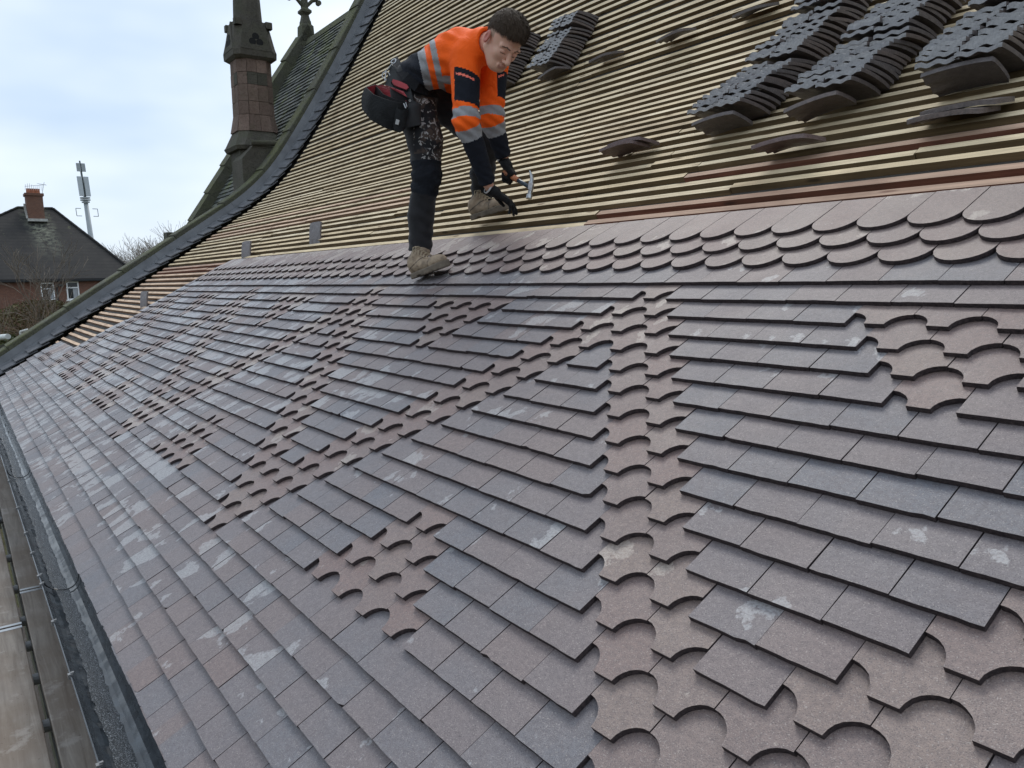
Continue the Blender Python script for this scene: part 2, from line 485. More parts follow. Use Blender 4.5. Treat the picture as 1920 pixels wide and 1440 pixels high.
# walls
wl = MB()
ev = RP(0, -2.1, -.08)
wl.bb((-11.1, ev[1] + .12, TG), (4.5, ev[1] + .5, ev[2] - .02), 0, .5)
gp = [(ev[1] + .13, ev[2] - .05)] + [(RP(0, q, -.26)[1], RP(0, q, -.26)[2]) for q in [x * .4 - 1.6 for x in range(32)]] + [(RP(0, SR, -.26)[1], TG)]
gp = [(ev[1] + .13, TG)] + gp
n2 = len(gp)
wl.add([(-10.85, y, z) for y, z in gp] + [(-11.1, y, z) for y, z in gp], [tuple(range(n2)), tuple(range(2 * n2 - 1, n2 - 1, -1))] + [(i, i + n2, (i + 1) % n2 + n2, (i + 1) % n2) for i in range(n2)], 0, .5)
wl.build('wall', M_SANDSTONE, church)

# gutter: half round, with outer rim clips and one union strap
gy0, gy1, gz = -1.722, -1.876, -1.235
def gsec(x, r=0):
    c = (gy0 + gy1) / 2; R = (gy0 - gy1) / 2; pts = []
    for i in range(13):
        a = math.pi * i / 12; pts.append((x, c + R * math.cos(a), gz - R * 1.0 * math.sin(a) * .95))
    pts.append((x, gy1 - .004, gz)); 
    for i in range(13):
        a = math.pi * (1 - i / 12); pts.append((x, c + (R + .004) * math.cos(a), gz - .0035 - (R + .003) * .95 * math.sin(a)))
    return pts
gt = MB(); gt.ring([gsec(-11.0 + .5 * i) for i in range(32)])
gut = gt.build('gutter', M_GUTTER, church, smooth=False); gut['label'] = 'wet dark half-round gutter along the eaves'
sl = MB(); c_ = (gy0 + gy1) / 2; vs = []; fs = []
nx = 420
for i in range(nx + 1):
    x = -11 + 15.4 * i / nx
    wv = .010 * math.sin(x * 3.1) + .006 * math.sin(x * 9.7 + 1)
    ya = c_ - .026 + wv * .6 + random.gauss(0, .0022); yb = c_ + .026 + wv * .3 + random.gauss(0, .0020)
    for q in range(6):
        y = ya + (yb - ya) * q / 5
        R = (gy0 - gy1) / 2; zz = gz - .95 * math.sqrt(max(0, R * R - (y - c_) ** 2)) + .0022 + .003 * random.random() * (0 < q < 5)
        vs.append((x, y, zz))
for i in range(nx):
    for q in range(5):
        a = i * 6 + q; fs.append((a, a + 6, a + 7, a + 1))
sl.add(vs, fs, 0, .5)
s_ = sl.build('silt', M_SILT, gut); s_['kind'] = 'stuff'
M_OLDCLIP = simple('clip_metal', (.22, .22, .22), .45, .3, 10, metal=.5)
for cx in (-5.35, -4.25, -3.45, -2.86, -2.47, -2.10, -1.98, -1.50, -.98, -.36, .3, 1.0):
    cb = MB()
    cb.bb((cx - .008, gy1 - .010, gz - .014), (cx + .008, gy1 + .006, gz + .004)); cb.bb((cx - .004, gy1 - .001, gz + .004), (cx + .004, gy1 + .009, gz + .008))
    cb.build('clip', M_OLDCLIP, gut)
for cx in (-2.02, -4.6):
    sb = MB(); pts = []
    for i in range(15):
        a = math.pi * i / 14; pts.append(Vector((cx + .02 * math.sin(i * .45), c_ + .071 * math.cos(a), gz + .004 - .066 * math.sin(a))))
    sb.path(pts, [.0028] * 15, 6); sb.build('strap', M_BLACK, gut)

# ---------------- chimney turret on the gable
cxm, cym = -11.83, 2.50
ch = MB()
def octo(z, rx, ry, cut=.32, dx=0, dy=0):
    p = [(1, -1 + cut), (1, 1 - cut), (1 - cut, 1), (-1 + cut, 1), (-1, 1 - cut), (-1, -1 + cut), (-1 + cut, -1), (1 - cut, -1)]
    return [(cxm + dx + a * rx, cym + dy + b * ry, z) for a, b in p]
z = 1.2
def course(z0, z1, ra, rb, cut, mi, dx=0):
    ch.ring([octo(z0, ra, ra, cut, dx), octo(z1 - .006, rb, rb, cut, dx)], mi, random.random())
while z < 2.3:
    course(z, z + .275, .36, .355, .30, 1 if random.random() < .5 else 0); z += .275
def blockring(z0, z1, r0, r1, cut):
    """one course of separately coloured blocks around the octagon"""
    a = octo(z0, r0, r0, cut); b = octo(z1 - .007, r1, r1, cut)
    ch.ring([octo(z0 - .004, r0 - .012, r0 - .012, cut), octo(z1 + .002, r1 - .012, r1 - .012, cut)], 1, .5)
    for i in range(8):
        j = (i + 1) % 8; nb = 2 if i % 2 == 0 else 1
        for q in range(nb):
            f0 = q / nb + .008; f1 = (q + 1) / nb - .008
            A = Vector(a[i]).lerp(Vector(a[j]), f0); B = Vector(a[i]).lerp(Vector(a[j]), f1)
            C = Vector(b[i]).lerp(Vector(b[j]), f1); D = Vector(b[i]).lerp(Vector(b[j]), f0)
            nrm = (B - A).cross(D - A).normalized(); o = nrm * (.004 + random.random() * .008)
            mi = random.choice([0, 0, 0, 0, 1]); t = random.random()
            P = [A, B, C, D]; Q = [p + o for p in P]; I = [p - nrm * .02 for p in P]
            ch.add(Q + I, [(0, 1, 2, 3), (0, 4, 5, 1), (1, 5, 6, 2), (2, 6, 7, 3), (3, 7, 4, 0)], mi, t)
z = 2.62; zt = 3.86; hs = [.28, .22, .27, .20, .27]
for k, h in enumerate(hs):
    f0 = (z - 2.62) / 1.24; f1 = (z + h - 2.62) / 1.24
    fl = .05 if k == 0 else 0
    blockring(z, z + h, .30 - .01 * f0 + fl, .30 - .01 * f1, .42); z += h
ch.ring([octo(2.30, .42, .42, .25), octo(2.36, .45, .45, .25), octo(2.39, .43, .43, .27), octo(2.63, .33, .33, .4)], 1, .3)
chim = ch.build('chimney_stack', [M_SANDSTONE, M_DARKSTONE], church)
cp = MB()
cp.ring([octo(3.80, .31, .31, .3), octo(3.84, .365, .365, .25), octo(3.93, .37, .37, .25)], 0, .4)
cp.ring([octo(3.93, .365, .365, .25), octo(4.14, .33, .33, .3), octo(4.42, .28, .28, .35)], 0, .6)
for sx, sy in ((1, 0), (-1, 0), (0, 1), (0, -1)):       # steep gablet on each face
    d = Vector((sx, sy, 0)); t_ = Vector((-sy, sx, 0)); c0 = Vector((cxm, cym, 3.935))
    A = c0 + d * .375 - t_ * .27; B = c0 + d * .375 + t_ * .27; T = c0 + d * .305 + Vector((0, 0, .50))
    A2, B2, T2 = A - d * .12, B - d * .12, T - d * .1
    cp.add([A, B, T, A2, B2, T2], [(0, 1, 2), (0, 2, 5, 3), (1, 4, 5, 2), (3, 5, 4)], 0, random.random())
    # trefoil hole, its inner shade painted as black discs
    for ox, oz in ((-.062, .13), (.062, .13), (0, .22)):
        q = c0 + d * (.375 - .07 * oz / .5) + t_ * ox + Vector((0, 0, oz))
        cp.tube(q - d * .03, q + d * .006, .060, n=10, mi=1)
    for q in (-1, 1):
        kq = c0 + d * .265 + t_ * .25 * q + Vector((0, 0, .44)); cp.bb(kq - Vector((.05, .05, .05)), kq + Vector((.05, .05, .055)))
cap = cp.build('cap', [M_DARKSTONE, simple('hole_shade', (.008, .008, .008), .9, .1)], chim)
dr = MB()
def circ(z, r, n=20): return [(cxm + r * math.cos(2 * math.pi * i / n), cym + r * math.sin(2 * math.pi * i / n), z) for i in range(n)]
dr.ring([circ(4.40, .245), circ(4.50, .235), circ(4.92, .215), circ(4.95, .24), circ(5.02, .24)], 0, .4)
dr.build('drum', M_DARKSTONE, chim, smooth=False)
# buttress stone between stack and coping
bt = MB(); A = RP(-11.15, 1.9, .1); 
bt.add([(-11.2, 2.05, 1.45), (-11.2, 2.92, 2.33), (-11.2, 2.25, 2.33), (-11.2, 2.05, 2.1), (-11.75, 2.05, 1.45), (-11.75, 2.92, 2.33), (-11.75, 2.25, 2.33), (-11.75, 2.05, 2.1)],
       [(0, 1, 2, 3), (7, 6, 5, 4), (0, 4, 5, 1), (1, 5, 6, 2), (2, 6, 7, 3), (3, 7, 4, 0)], 0, .3)
bt.tube((-11.17, 2.2, 2.36), (-11.17, 2.98, 2.40), .045, n=10)
bt.build('gable_panel', M_DARKSTONE, church)

# ---------------- lower roof beyond the gable
RY, RZ, XC = 4.20, 4.80, -13.45
pk = math.radians(57.76)
def CP(x, q, h=0):      # q down the slope from the ridge
    return (x, RY - q * math.cos(pk) - h * math.sin(pk), RZ - q * math.sin(pk) + h * math.cos(pk))
cs = MB(); q = 5.9; k = 0
cs.add([CP(-11.1, 0, -.06), CP(XC, 0, -.06), CP(XC, 6.1, -.06), CP(-11.1, 6.1, -.06)], [(0, 1, 2, 3)], 0, .2)
while q > .05:
    x = XC + (k % 2) * .11
    while x < -11.15:
        wv = .20 + random.random() * .06; e = min(-11.12, x + wv); dq = random.gauss(0, .004)
        h0 = .020 + random.random() * .006
        P = [CP(x + .003, q + dq, h0), CP(e, q + dq, h0 + random.gauss(0, .002)), CP(e, q - .16, -.012), CP(x + .003, q - .16, -.012)]
        Q = [CP(x + .003, q + dq, h0 - .018), CP(e, q + dq, h0 - .018), CP(e, q - .16, -.03), CP(x + .003, q - .16, -.03)]
        cs.add(P + Q, [(0, 1, 2, 3), (0, 4, 5, 1), (0, 3, 7, 4), (1, 5, 6, 2)], 0, random.random()); x = e
    q -= .098; k += 1
chan = cs.build('chancel_roof', M_CSLATE, church)
cc = MB(); q = 0
while q < 6:
    e = q + .62
    secs = [[CP(XC + .10, qq, -.1), CP(XC + .10, qq, .17 + st), CP(XC - .14, qq, .20 + st), CP(XC - .14, qq, -.1)] for qq, st in ((q + .005, 0), (e, .025))]
    cc.ring(secs, 0, random.random()); q = e
cc.build('coping', M_COPING, chan)
rd = MB(); x = XC
while x < -11.15:
    e = min(-11.12, x + .45); secs = [[(xx, RY - .09, RZ - .10), (xx, RY - .03, RZ + .035), (xx, RY + .03, RZ + .035), (xx, RY + .09, RZ - .10)] for xx in (x + .004, e)]
    rd.ring(secs, 0, random.random()); x = e
rd.build('ridge', M_COPING, chan)
fb = MB(); fb.add([(XC - .1, RY - .01, RZ), (-11.1, RY, RZ - .02), (-11.1, RY + 4, RZ - 6), (XC - .1, RY + 4, RZ - 6)], [(0, 1, 2, 3)], 0, .4)
fb.add([(XC + .02, RY, RZ), (XC + .02, RY - 3.2, RZ - 5.1), (XC + .02, RY - 3.2, TG), (XC + .02, RY + 3.9, TG), (XC + .02, RY + 3.9, RZ - 6)], [(0, 1, 2, 3, 4)], 1, .5)
fb.build('gable_wall', [M_CSLATE, M_SANDSTONE], chan)
# finial cross
fc = MB(); fx, fy = XC - .02, RY + .0
def sq(z, r, t=.0): return [(fx + r, fy - r, z), (fx + r, fy + r, z), (fx - r, fy + r, z), (fx - r, fy - r, z)]
fc.ring([sq(4.60, .14), sq(4.86, .13), sq(5.10, .12), sq(5.14, .09), sq(5.20, .085)], 0, .4)
fc.ring([sq(5.20, .08), sq(5.33, .055)], 0, .6); fc.ring([sq(5.31, .055), sq(5.36, .105), sq(5.40, .105), sq(5.45, .055)], 0, .5)
fc.ring([sq(5.45, .055), sq(6.3, .05)], 0, .5)
for sg in (-1, 1):
    pts = [Vector((fx, fy, 5.46)), Vector((fx, fy + sg * .09, 5.54)), Vector((fx, fy + sg * .17, 5.62)), Vector((fx, fy + sg * .25, 5.66)), Vector((fx, fy + sg * .30, 5.80))]
    fc.path(pts, [.04, .035, .035, .045, .045], 7)
    fc.tube((fx - .04, fy + sg * .30, 5.60), (fx + .04, fy + sg * .30, 5.60), .05, n=9); fc.tube((fx, fy + sg * .10, 5.82), (fx, fy + sg * .40, 5.82), .05, n=7)
    fc.tube((fx - .04, fy + sg * .20, 5.72), (fx + .04, fy + sg * .20, 5.72), .045, n=8)
    fc.tube((fx, fy, 5.80), (fx, fy + sg * .2, 5.95), .04, n=7)
    fc.add([(fx + .14, fy - .17 * sg, 4.80), (fx + .12, fy, 5.12), (fx + .14, fy + .17 * sg, 4.80)], [(0, 1, 2)], 0, .3)
tag(fc.build('finial_cross', M_COPING, chan), 'carved stone cross on the gable peak')

#@@TILES
# ================================================================== LOOSE TILES ON THE BATTENS
M_STACKTOP = None
def stack_mat(name, a, b, c3):
    g = G(name, .42, .5)
    oi = g.n('ShaderNodeObjectInfo')
    c = g.ramp(oi.outputs['Random'], (0, a), (.5, b), (1, c3))
    f = g.noise(60, 4, .65)
    c = g.mix(g.ramp(f, (.35, .6), (.6, 0.0)), c, tuple(x * .55 for x in a))
    g.col(c).bump(g.noise(90, 4, .7), .5, .006); g.rough(g.ramp(g.noise(30, 3), (.3, .28), (.7, .55))); return g.m
M_STK = stack_mat('dark_damp_clay', (.115, .10, .10), (.165, .128, .115), (.13, .118, .12))
M_STKEND = stack_mat('lit_damp_clay_end', (.27, .265, .27), (.33, .32, .315), (.24, .235, .245))  # paler copy of the clay: light painted onto tile heads and ledges
M_STKRED = stack_mat('red_brown_clay', (.16, .105, .10), (.19, .13, .12), (.15, .11, .11))
def pile_tile_mesh(name, seed, mats):
    """ornamental tile, local x across, y head (wavy, 0) to tail, z thickness"""
    r = random.Random(seed); W = .165; Ln = .262; T = .0175; nx, ny = 14, 6; mb = MB()
    phs = r.random() * .05; am = .0042 + r.random() * .0012
    def P(i, j, top):
        x = W * (i / nx - .5); y = Ln * (j / ny) ** 1.3
        wv = am * math.sin(2 * math.pi * (2.4 * i / nx + phs)) * max(0, 1 - y / .10)
        z = .010 * (1 - (2 * y / Ln - 1) ** 2) + wv
        yy = y + (.0015 * math.sin(2 * math.pi * (2.4 * i / nx + phs) + 1.2) + r.gauss(0, .0006) if j == 0 else 0)
        if j == ny: yy -= .5 * W * (1 - math.sqrt(max(0, 1 - (2 * i / nx - 1) ** 2))) * .10
        return (x, yy, z + (T if top else 0) + (r.gauss(0, .0006) if j == 0 else 0))
    vs = [P(i, j, tp) for tp in (0, 1) for j in range(ny + 1) for i in range(nx + 1)]
    K = (nx + 1) * (ny + 1); idx = lambda i, j, tp: tp * K + j * (nx + 1) + i
    fa = []; fb = []
    for j in range(ny):
        for i in range(nx):
            (fb if j < 1 else fa).append((idx(i, j, 1), idx(i + 1, j, 1), idx(i + 1, j + 1, 1), idx(i, j + 1, 1)))
            fa.append((idx(i, j, 0), idx(i, j + 1, 0), idx(i + 1, j + 1, 0), idx(i + 1, j, 0)))
    for j in range(ny):
        fa.append((idx(0, j, 0), idx(0, j, 1), idx(0, j + 1, 1), idx(0, j + 1, 0))); fa.append((idx(nx, j, 0), idx(nx, j + 1, 0), idx(nx, j + 1, 1), idx(nx, j, 1)))
    for i in range(nx):
        fb.append((idx(i, 0, 0), idx(i + 1, 0, 0), idx(i + 1, 0, 1), idx(i, 0, 1))); fa.append((idx(i, ny, 0), idx(i, ny, 1), idx(i + 1, ny, 1), idx(i + 1, ny, 0)))
    mb.v = vs; mb.f = fa + fb; mb.m = [0] * len(fa) + [1] * len(fb); mb.t = [.5] * len(mb.f)
    me = bpy.data.meshes.new(name); me.from_pydata(mb.v, [], mb.f)
    for q in mats: me.materials.append(q)
    me.polygons.foreach_set('material_index', mb.m); me.update(); return me
PILE = [pile_tile_mesh('clay_tile', k, [M_STK, M_STKEND]) for k in range(6)]
PILERED = [pile_tile_mesh('clay_tile', 20 + k, [M_STKRED, M_STKRED]) for k in range(2)]
def put_tile(me, P, X, Y, Z, label, group=None):
    o = bpy.data.objects.new('clay_tile', me); COL.objects.link(o)
    X = Vector(X).normalized(); Z = X.cross(Vector(Y)).normalized(); Y = Z.cross(X)
    o.matrix_world = Matrix(((X.x, Y.x, Z.x, P[0]), (X.y, Y.y, Z.y, P[1]), (X.z, Y.z, Z.z, P[2]), (0, 0, 0, 1)))
    return tag(o, label, 'clay tile', group)
def pile(u_right, s0, n, step, label, group, ang0=-4, cols=2, wob=.0035, skip=()):
    for c in range(cols):
        for i in range(n):
            if (c, i) in skip: continue
            s = s0 + i * step + (c * .012) + random.gauss(0, .003)
            u = u_right - .084 - c * .172 + random.gauss(0, wob) + .012 * math.sin(i * .7 + c)
            grp = (i // 4) % 3
            a = math.radians(ang0 + [-3, 1, 4][grp] + random.gauss(0, 1.2)); yaw = random.gauss(0, .018)
            tail = Vector(RP(u, s, -.040))
            d = Vector((math.sin(yaw), math.cos(yaw) * math.cos(a), math.sin(a)))
            head = tail - d * .262
            put_tile(random.choice(PILE), head, (math.cos(yaw), -math.sin(yaw) * math.cos(a), 0), d, None, label, group)
pile(-.55, 1.62, 27, .047, 'dark damp tile in the leftmost of three long piles at upper right', 'tiles in the left long pile')
pile(.05, 1.58, 20, .047, 'dark damp tile in the middle one of three long piles at upper right', 'tiles in the middle long pile')
pile(.64, 1.55, 18, .047, 'dark damp tile in the long pile cut off by the photo’s right edge', 'tiles in the right long pile')
pile(-3.50, 3.22, 17, .037, 'brown clay tile in the short pile just right of the worker’s head', 'tiles in the short pile beside the worker')
pile(-4.40, 3.30, 17, .037, 'brown clay tile in the pile partly hidden behind the worker’s face', 'tiles in the pile behind the worker')
def wedge(u, s, lean, yaw, mats, label, h=-.04, zr=0):
    """tile lying on its long edge across the slope, leaning down-slope"""
    X, S, Nn = frame(s)
    upd = (Nn * math.cos(lean) - S * math.sin(lean))
    along = (X * math.cos(yaw) + S * math.sin(yaw)).normalized()
    P = Vector(RP(u, s, h)) + upd * .082
    return put_tile(mats, P - along * .131, upd, along, None, label)
wedge(-.70, 1.50, math.radians(42), .10, PILE[0], 'dark tile on its long edge propping the foot of the leftmost long pile')
wedge(-.13, 1.47, math.radians(48), .22, PILE[1], 'dark tile leaning at the foot of the middle long pile, wavy end to the right')
wedge(.48, 1.44, math.radians(36), .04, PILE[2], 'dark upright tile propping the foot of the long pile at the right edge')
wedge(-3.60, 3.18, math.radians(45), .25, PILE[3], 'tile on edge under the foot of the short pile beside the worker’s head')
wedge(-.12, 1.17, math.radians(55), .10, PILERED[0], 'reddish brown cut tile lying alone below the gap between two long piles')
wedge(-1.36, 1.46, math.radians(50), .12, PILERED[1], 'front one of two brown cut tiles wedged on the battens right of the hammer')
wedge(-1.33, 1.50, math.radians(50), .06, PILERED[0], 'back one of two brown cut tiles wedged on the battens right of the hammer')
wedge(.56, 1.27, math.radians(66), .02, PILE[4], 'upper one of two dark tiles lying alone near the right edge of the photo')
wedge(.53, 1.22, math.radians(66), -.02, PILE[5], 'lower one of two dark tiles lying alone near the right edge of the photo')
wedge(-2.93, 3.18, math.radians(52), .10, PILE[4], 'lone dark tile wedged on the battens, left of two high up mid roof')
wedge(-2.15, 3.14, math.radians(52), .14, PILE[5], 'lone dark tile wedged on the battens, right of two high up mid roof')
wedge(-1.45, 3.12, math.radians(55), .05, PILE[3], 'dark tile at the top edge of the photo above the leftmost long pile')
M_LIGHT = stack_mat('light_mauve_clay', (.19, .155, .15), (.22, .18, .175), (.18, .16, .16))
UPR = [pile_tile_mesh('clay_tile', 60 + k, [M_LIGHT, M_LIGHT]) for k in range(3)]
def upright(u, s, label, me, vis=.125, k=1.0):
    P = Vector(RP(u, s, -.03)) - Vector((0, 0, .265 - vis - .03)); X = Vector((.99, .25, .05))
    return put_tile(me, P + X * .0, X, (.05, .12, 1), None, label)
upright(-5.08, .90, 'round ended grey tile standing on edge against the battens left of the worker', UPR[0])
upright(-6.70, .72, 'tile standing on edge where the laid tiles meet the battens, middle of three upright ones', UPR[1])
upright(-8.20, -.24, 'tile standing on edge nearest the far gable, leftmost of three upright ones', UPR[2])
#@@SITE
# ================================================================== SCAFFOLD
zt_ = -1.52; M_OLDM = simple('dull_galvanised', (.20, .20, .20), .55, .25, 10, metal=.4)
def on_deck(x, y, z=zt_):
    d = CAMR * (x - 960) / FPX + CAMD * (y - 720) / FPX + CAMF
    return CW + d * (z - CW[2]) / d[2]
def board(x0, x1, y0, y1, z, label):
    mb = MB(); n = 10
    secs = []
    for i in range(n + 1):
        x = x0 + (x1 - x0) * i / n; j = random.gauss(0, .0015); k = random.gauss(0, .0012)
        secs.append([(x, y0 + j, z - .038), (x, y1 + k, z - .038), (x, y1 + k, z - .003), (x, y1 + k - .004, z), (x, y0 + j + .004, z), (x, y0 + j, z - .003)])
    mb.ring(secs, 0, random.random())
    for xe, sg in ((x0, 1), (x1, -1)):      # galvanised end hoops
        mb.bb((xe - .001, y0 - .002, z - .041), (xe + sg * .025, y1 + .002, z + .0015), 1, .5)
        pass
    return tag(mb.build('scaffold_board', [M_BOARD, M_METAL]), label, 'scaffold board', 'scaffold boards beside the gutter')
yb = -2.015          # right edge of the wide deck
board(-6.6, -2.72, -1.935, -1.71, -1.50, 'worn brown scaffold board tucked under the gutter, the farther of two end to end')
board(-2.70, 1.20, -1.937, -1.712, -1.50, 'worn brown scaffold board tucked under the gutter, the nearer of two end to end')
board(-10.5, -6.62, -1.935, -1.71, -1.50, 'scaffold board under the gutter at the far end by the gable')
board(-6.2, -2.25, -2.187, -1.962, -1.50, 'grey scaffold board left of the dark gap, beyond the joint')
board(-2.23, 1.70, -2.188, -1.963, -1.50, 'grey scaffold board left of the dark gap, nearest the camera')
board(-5.9, -1.5, -2.42, -2.192, -1.50, 'grey scaffold board at the left edge of the photo')
board(-1.48, 2.4, -2.425, -2.193, -1.50, 'outermost grey scaffold board in the bottom left corner')
for i, x in enumerate((-5.6, -4.5, -3.55, -2.95, -2.45, -2.12, -1.75, -1.32, -.72, .3, 1.4)):
    mb = MB(); mb.tube((x, -3.2, -1.565), (x, -1.70, -1.565), .0242, n=14); 
    tag(mb.build('scaffold_tube', M_OLDM), 'grey scaffold tube crossing under the boards, seen in the dark gap', 'scaffold tube', 'tubes under the scaffold boards')
mb = MB(); mb.tube((-9.5, -1.92, -1.62), (3, -1.92, -1.62), .0242, n=12); tag(mb.build('scaffold_tube', M_METAL), 'long scaffold tube running along the wall beneath the boards', 'scaffold tube')
for x in (-8, -4, 0):
    mb = MB(); mb.tube((x, -3.1, TG), (x, -3.1, -1.0), .0242, n=12); tag(mb.build('scaffold_pole', M_METAL), 'upright scaffold pole outside the deck', 'scaffold pole', 'upright poles of the scaffold')
for k in range(6):  # boards added below the deck so the gap reads dark
    mb = MB(); mb.bb((-8, -1.75 - .235 * k - .225, -3.54), (3, -1.75 - .235 * k, -3.50)); tag(mb.build('scaffold_board', M_BOARD), 'added board far below the deck, put in to darken the gap', 'scaffold board', 'added boards that darken the gap')
# loose tube end seen at the left edge beyond the gable
a = at(-20, 634, 14.5); b = at(15, 631, 14.0)
mb = MB(); mb.tube(a, b, .05, n=14); tag(mb.build('white_pipe', simple('white_pipe', (.62, .64, .62), .5, .1)), 'white pipe end poking in at the left edge beyond the gable', 'pipe')
mb = MB(); a = at(-30, 663, 14.0); b = at(33, 650, 14.0); mb.ring([[Vector(a) + Vector(q) for q in ((0, -.2, 0), (0, .2, 0), (0, .1, .09), (0, -.2, .06))], [Vector(b) + Vector(q) for q in ((0, -.2, 0), (0, .2, 0), (0, .1, .09), (0, -.2, .06))]])
mb.bb((a[0] - .1, a[1] - .15, a[2] - 3.3), (a[0] + .1, a[1] + .1, a[2]))
tag(mb.build('mossy_wall', M_COPING), 'low mossy wall top just beyond the gable at the left edge', 'wall')
mb = MB(); a = at(38, 622, 20); b = at(52, 618, 20); mb.tube(a, b, .03, n=8); a = Vector(a); mb.tube(a, a - Vector((0, 0, 3)), .03, n=8)
tag(mb.build('rail', simple('white_rail', (.55, .55, .52), .6, .1)), 'short pale rail end among the shrubs', 'rail')

# ================================================================== HOUSE
HD = 56.0
def hp(x, y, D=HD):
    d = CAMR * (x - 960) / FPX + CAMD * (y - 720) / FPX + CAMF
    return CW + d * D / math.hypot(d[0], d[1])
hx = -53.2
def hz(x, y, X=hx):
    d = CAMR * (x - 960) / FPX + CAMD * (y - 720) / FPX + CAMF
    return CW + d * (X - CW[0]) / d[0]
house = empty('brick_house', (hx, 0, TG)); tag(house, 'red brick house with steep dark tiled hip roof and white windows', 'house')
def brick(name, a, b, mort):
    g = G(name, .85, .2); bt = g.n('ShaderNodeTexBrick'); bt.inputs['Scale'].default_value = 4.4
    bt.inputs['Color1'].default_value = (*a, 1); bt.inputs['Color2'].default_value = (*b, 1); bt.inputs['Mortar'].default_value = (*mort, 1); bt.inputs['Mortar Size'].default_value = .012
    cx = g.n('ShaderNodeCombineXYZ'); sx = g.n('ShaderNodeSeparateXYZ'); g.l(g.tc.outputs['Object'], sx.inputs[0])
    g.l(g.math('ADD', sx.outputs[0], sx.outputs[1]), cx.inputs[0]); g.l(sx.outputs[2], cx.inputs[1]); g.l(cx.outputs[0], bt.inputs['Vector'])
    g.col(g.mix(g.ramp(g.noise(.8, 5, .7), (.4, 0.0), (.7, .5)), bt.outputs['Color'], tuple(x * .6 for x in a))); return g.m
M_BRICK = brick('house_brick', (.21, .10, .07), (.15, .075, .055), (.19, .15, .125))
def roof_mat():
    g = G('lichened_roof', .8, .25)
    c = g.ramp(g.noise(1.2, 6, .7), (.3, (.016, .016, .017)), (.7, (.036, .033, .031)))
    sx = g.n('ShaderNodeSeparateXYZ'); g.l(g.tc.outputs['Object'], sx.inputs[0])
    row = g.math('FRACT', g.math('MULTIPLY', sx.outputs[2], 4.6)); c = g.mix(g.ramp(row, (.0, .85), (.28, 0.0)), c, (.012, .012, .012))
    # pale lichen in a band running down from the chimney
    cy = g.math('ABSOLUTE', g.math('ADD', sx.outputs[1], g.math('MULTIPLY', sx.outputs[2], .28), -2.9 if False else 0.0)) if False else None
    yy = g.math('SUBTRACT', sx.outputs[1], 3.1); yy = g.math('ADD', yy, g.math('MULTIPLY', g.math('SUBTRACT', sx.outputs[2], 5.0), .15))
    band = g.ramp(g.math('ABSOLUTE', yy), (.3, 1.0), (1.6, 0.0)); hgt = g.ramp(g.math('MULTIPLY', sx.outputs[2], .2), (.30, 0.0), (.75, 1.0))
    ln = g.ramp(g.noise(2.6, 6, .75, g.vec((1, 1, 2.2))), (.44, 0.0), (.58, 1.0))
    c = g.mix(g.math('MULTIPLY', g.math('MULTIPLY', band, hgt), g.math('MULTIPLY', ln, .6)), c, (.26, .27, .20))
    c = g.mix(g.math('MULTIPLY', g.ramp(g.noise(3, 6, .8), (.6, 0.0), (.66, .5)), hgt), c, (.16, .17, .09))
    g.col(c).bump(row, .4, .03); return g.m
M_HROOF = roof_mat()
M_UPVC = simple('white_window_frame', (.80, .80, .80), .4, .05)
M_GLASS = simple('dark_window_glass', (.02, .024, .028), .08, .3, 3)
M_CURT = simple('pale_curtain', (.35, .36, .38), .9, .15, 5)
eL = hz(-70, 523); eR = hz(238, 519); ez = eL[2] * .5 + eR[2] * .5 - .05
yL, yR = -6.0, hz(252, 512)[1]
rzL = hp(33, 392, 62); rzR = hp(98, 392, 62)
rX = hx - 6.5; rL = hz(33, 392, rX); rR = hz(100, 392, rX); rz = rR[2]
mb = MB(); x1 = hx + .35
F = [(x1, yL - .3, ez - .02), (x1, yR + .3, ez - .02), (rX - 6.5, yR + .3, ez - .02), (rX - 6.5, yL - .3, ez - .02)]
mb.add(F + [(rX, rL[1], rz), (rX, rR[1], rz)], [(0, 1, 5, 4), (1, 2, 5), (2, 3, 4, 5), (3, 0, 4)], 0, .5)
rf = mb.build('roof', M_HROOF, house)
mb = MB()
def capline(A, B, r=.10):
    A, B = Vector(A), Vector(B); n = max(2, int((B - A).length / .45))
    for i in range(n):
        mb.tube(A.lerp(B, i / n) + Vector((0, 0, .02)), A.lerp(B, (i + .96) / n) + Vector((0, 0, .04)), r, r * .93, 8, 0, random.random())
capline((rX, rL[1], rz), (rX, rR[1], rz)); capline((x1, yR + .3, ez), (rX, rR[1], rz), .08); capline((x1, yL - .3, ez), (rX, rL[1], rz), .08)
mb.build('ridge_tiles', M_HROOF, rf)
mb = MB(); mb.bb((hx - 12.5, yL, TG), (hx, yR, ez), 0, .5); mb.build('wall', M_BRICK, house)
mb = MB(); mb.bb((x1 - .02, yL - .35, ez - .16), (x1 + .08, yR + .35, ez - .03)); mb.bb((hx, yL, ez - .20), (x1, yR, ez - .10)); mb.build('gutter', simple('dark_gutter', (.012, .012, .014), .5, .1), house)
# lower wing to the left, behind the main roof
wq = hz(-20, 415, rX + 1)
mb = MB(); mb.add([(x1 - 2, yL - 9, ez), (x1 - 2, -1.5, ez), (rX + 1, -1.0, wq[2]), (rX + 1, yL - 9, wq[2])], [(0, 1, 2, 3)], 0, .5)
mb.add([(rX + 1, -1.0, wq[2]), (rX + 1, yL - 9, wq[2]), (rX - 5, yL - 9, ez), (rX - 5, -1, ez)], [(0, 1, 2, 3)], 0, .5)
mb.build('wing_roof', M_HROOF, house); mb = MB(); mb.bb((hx - 9, yL - 9, TG), (hx - 2.4, yL + .1, ez - .02)); mb.build('wing_wall', M_BRICK, house)
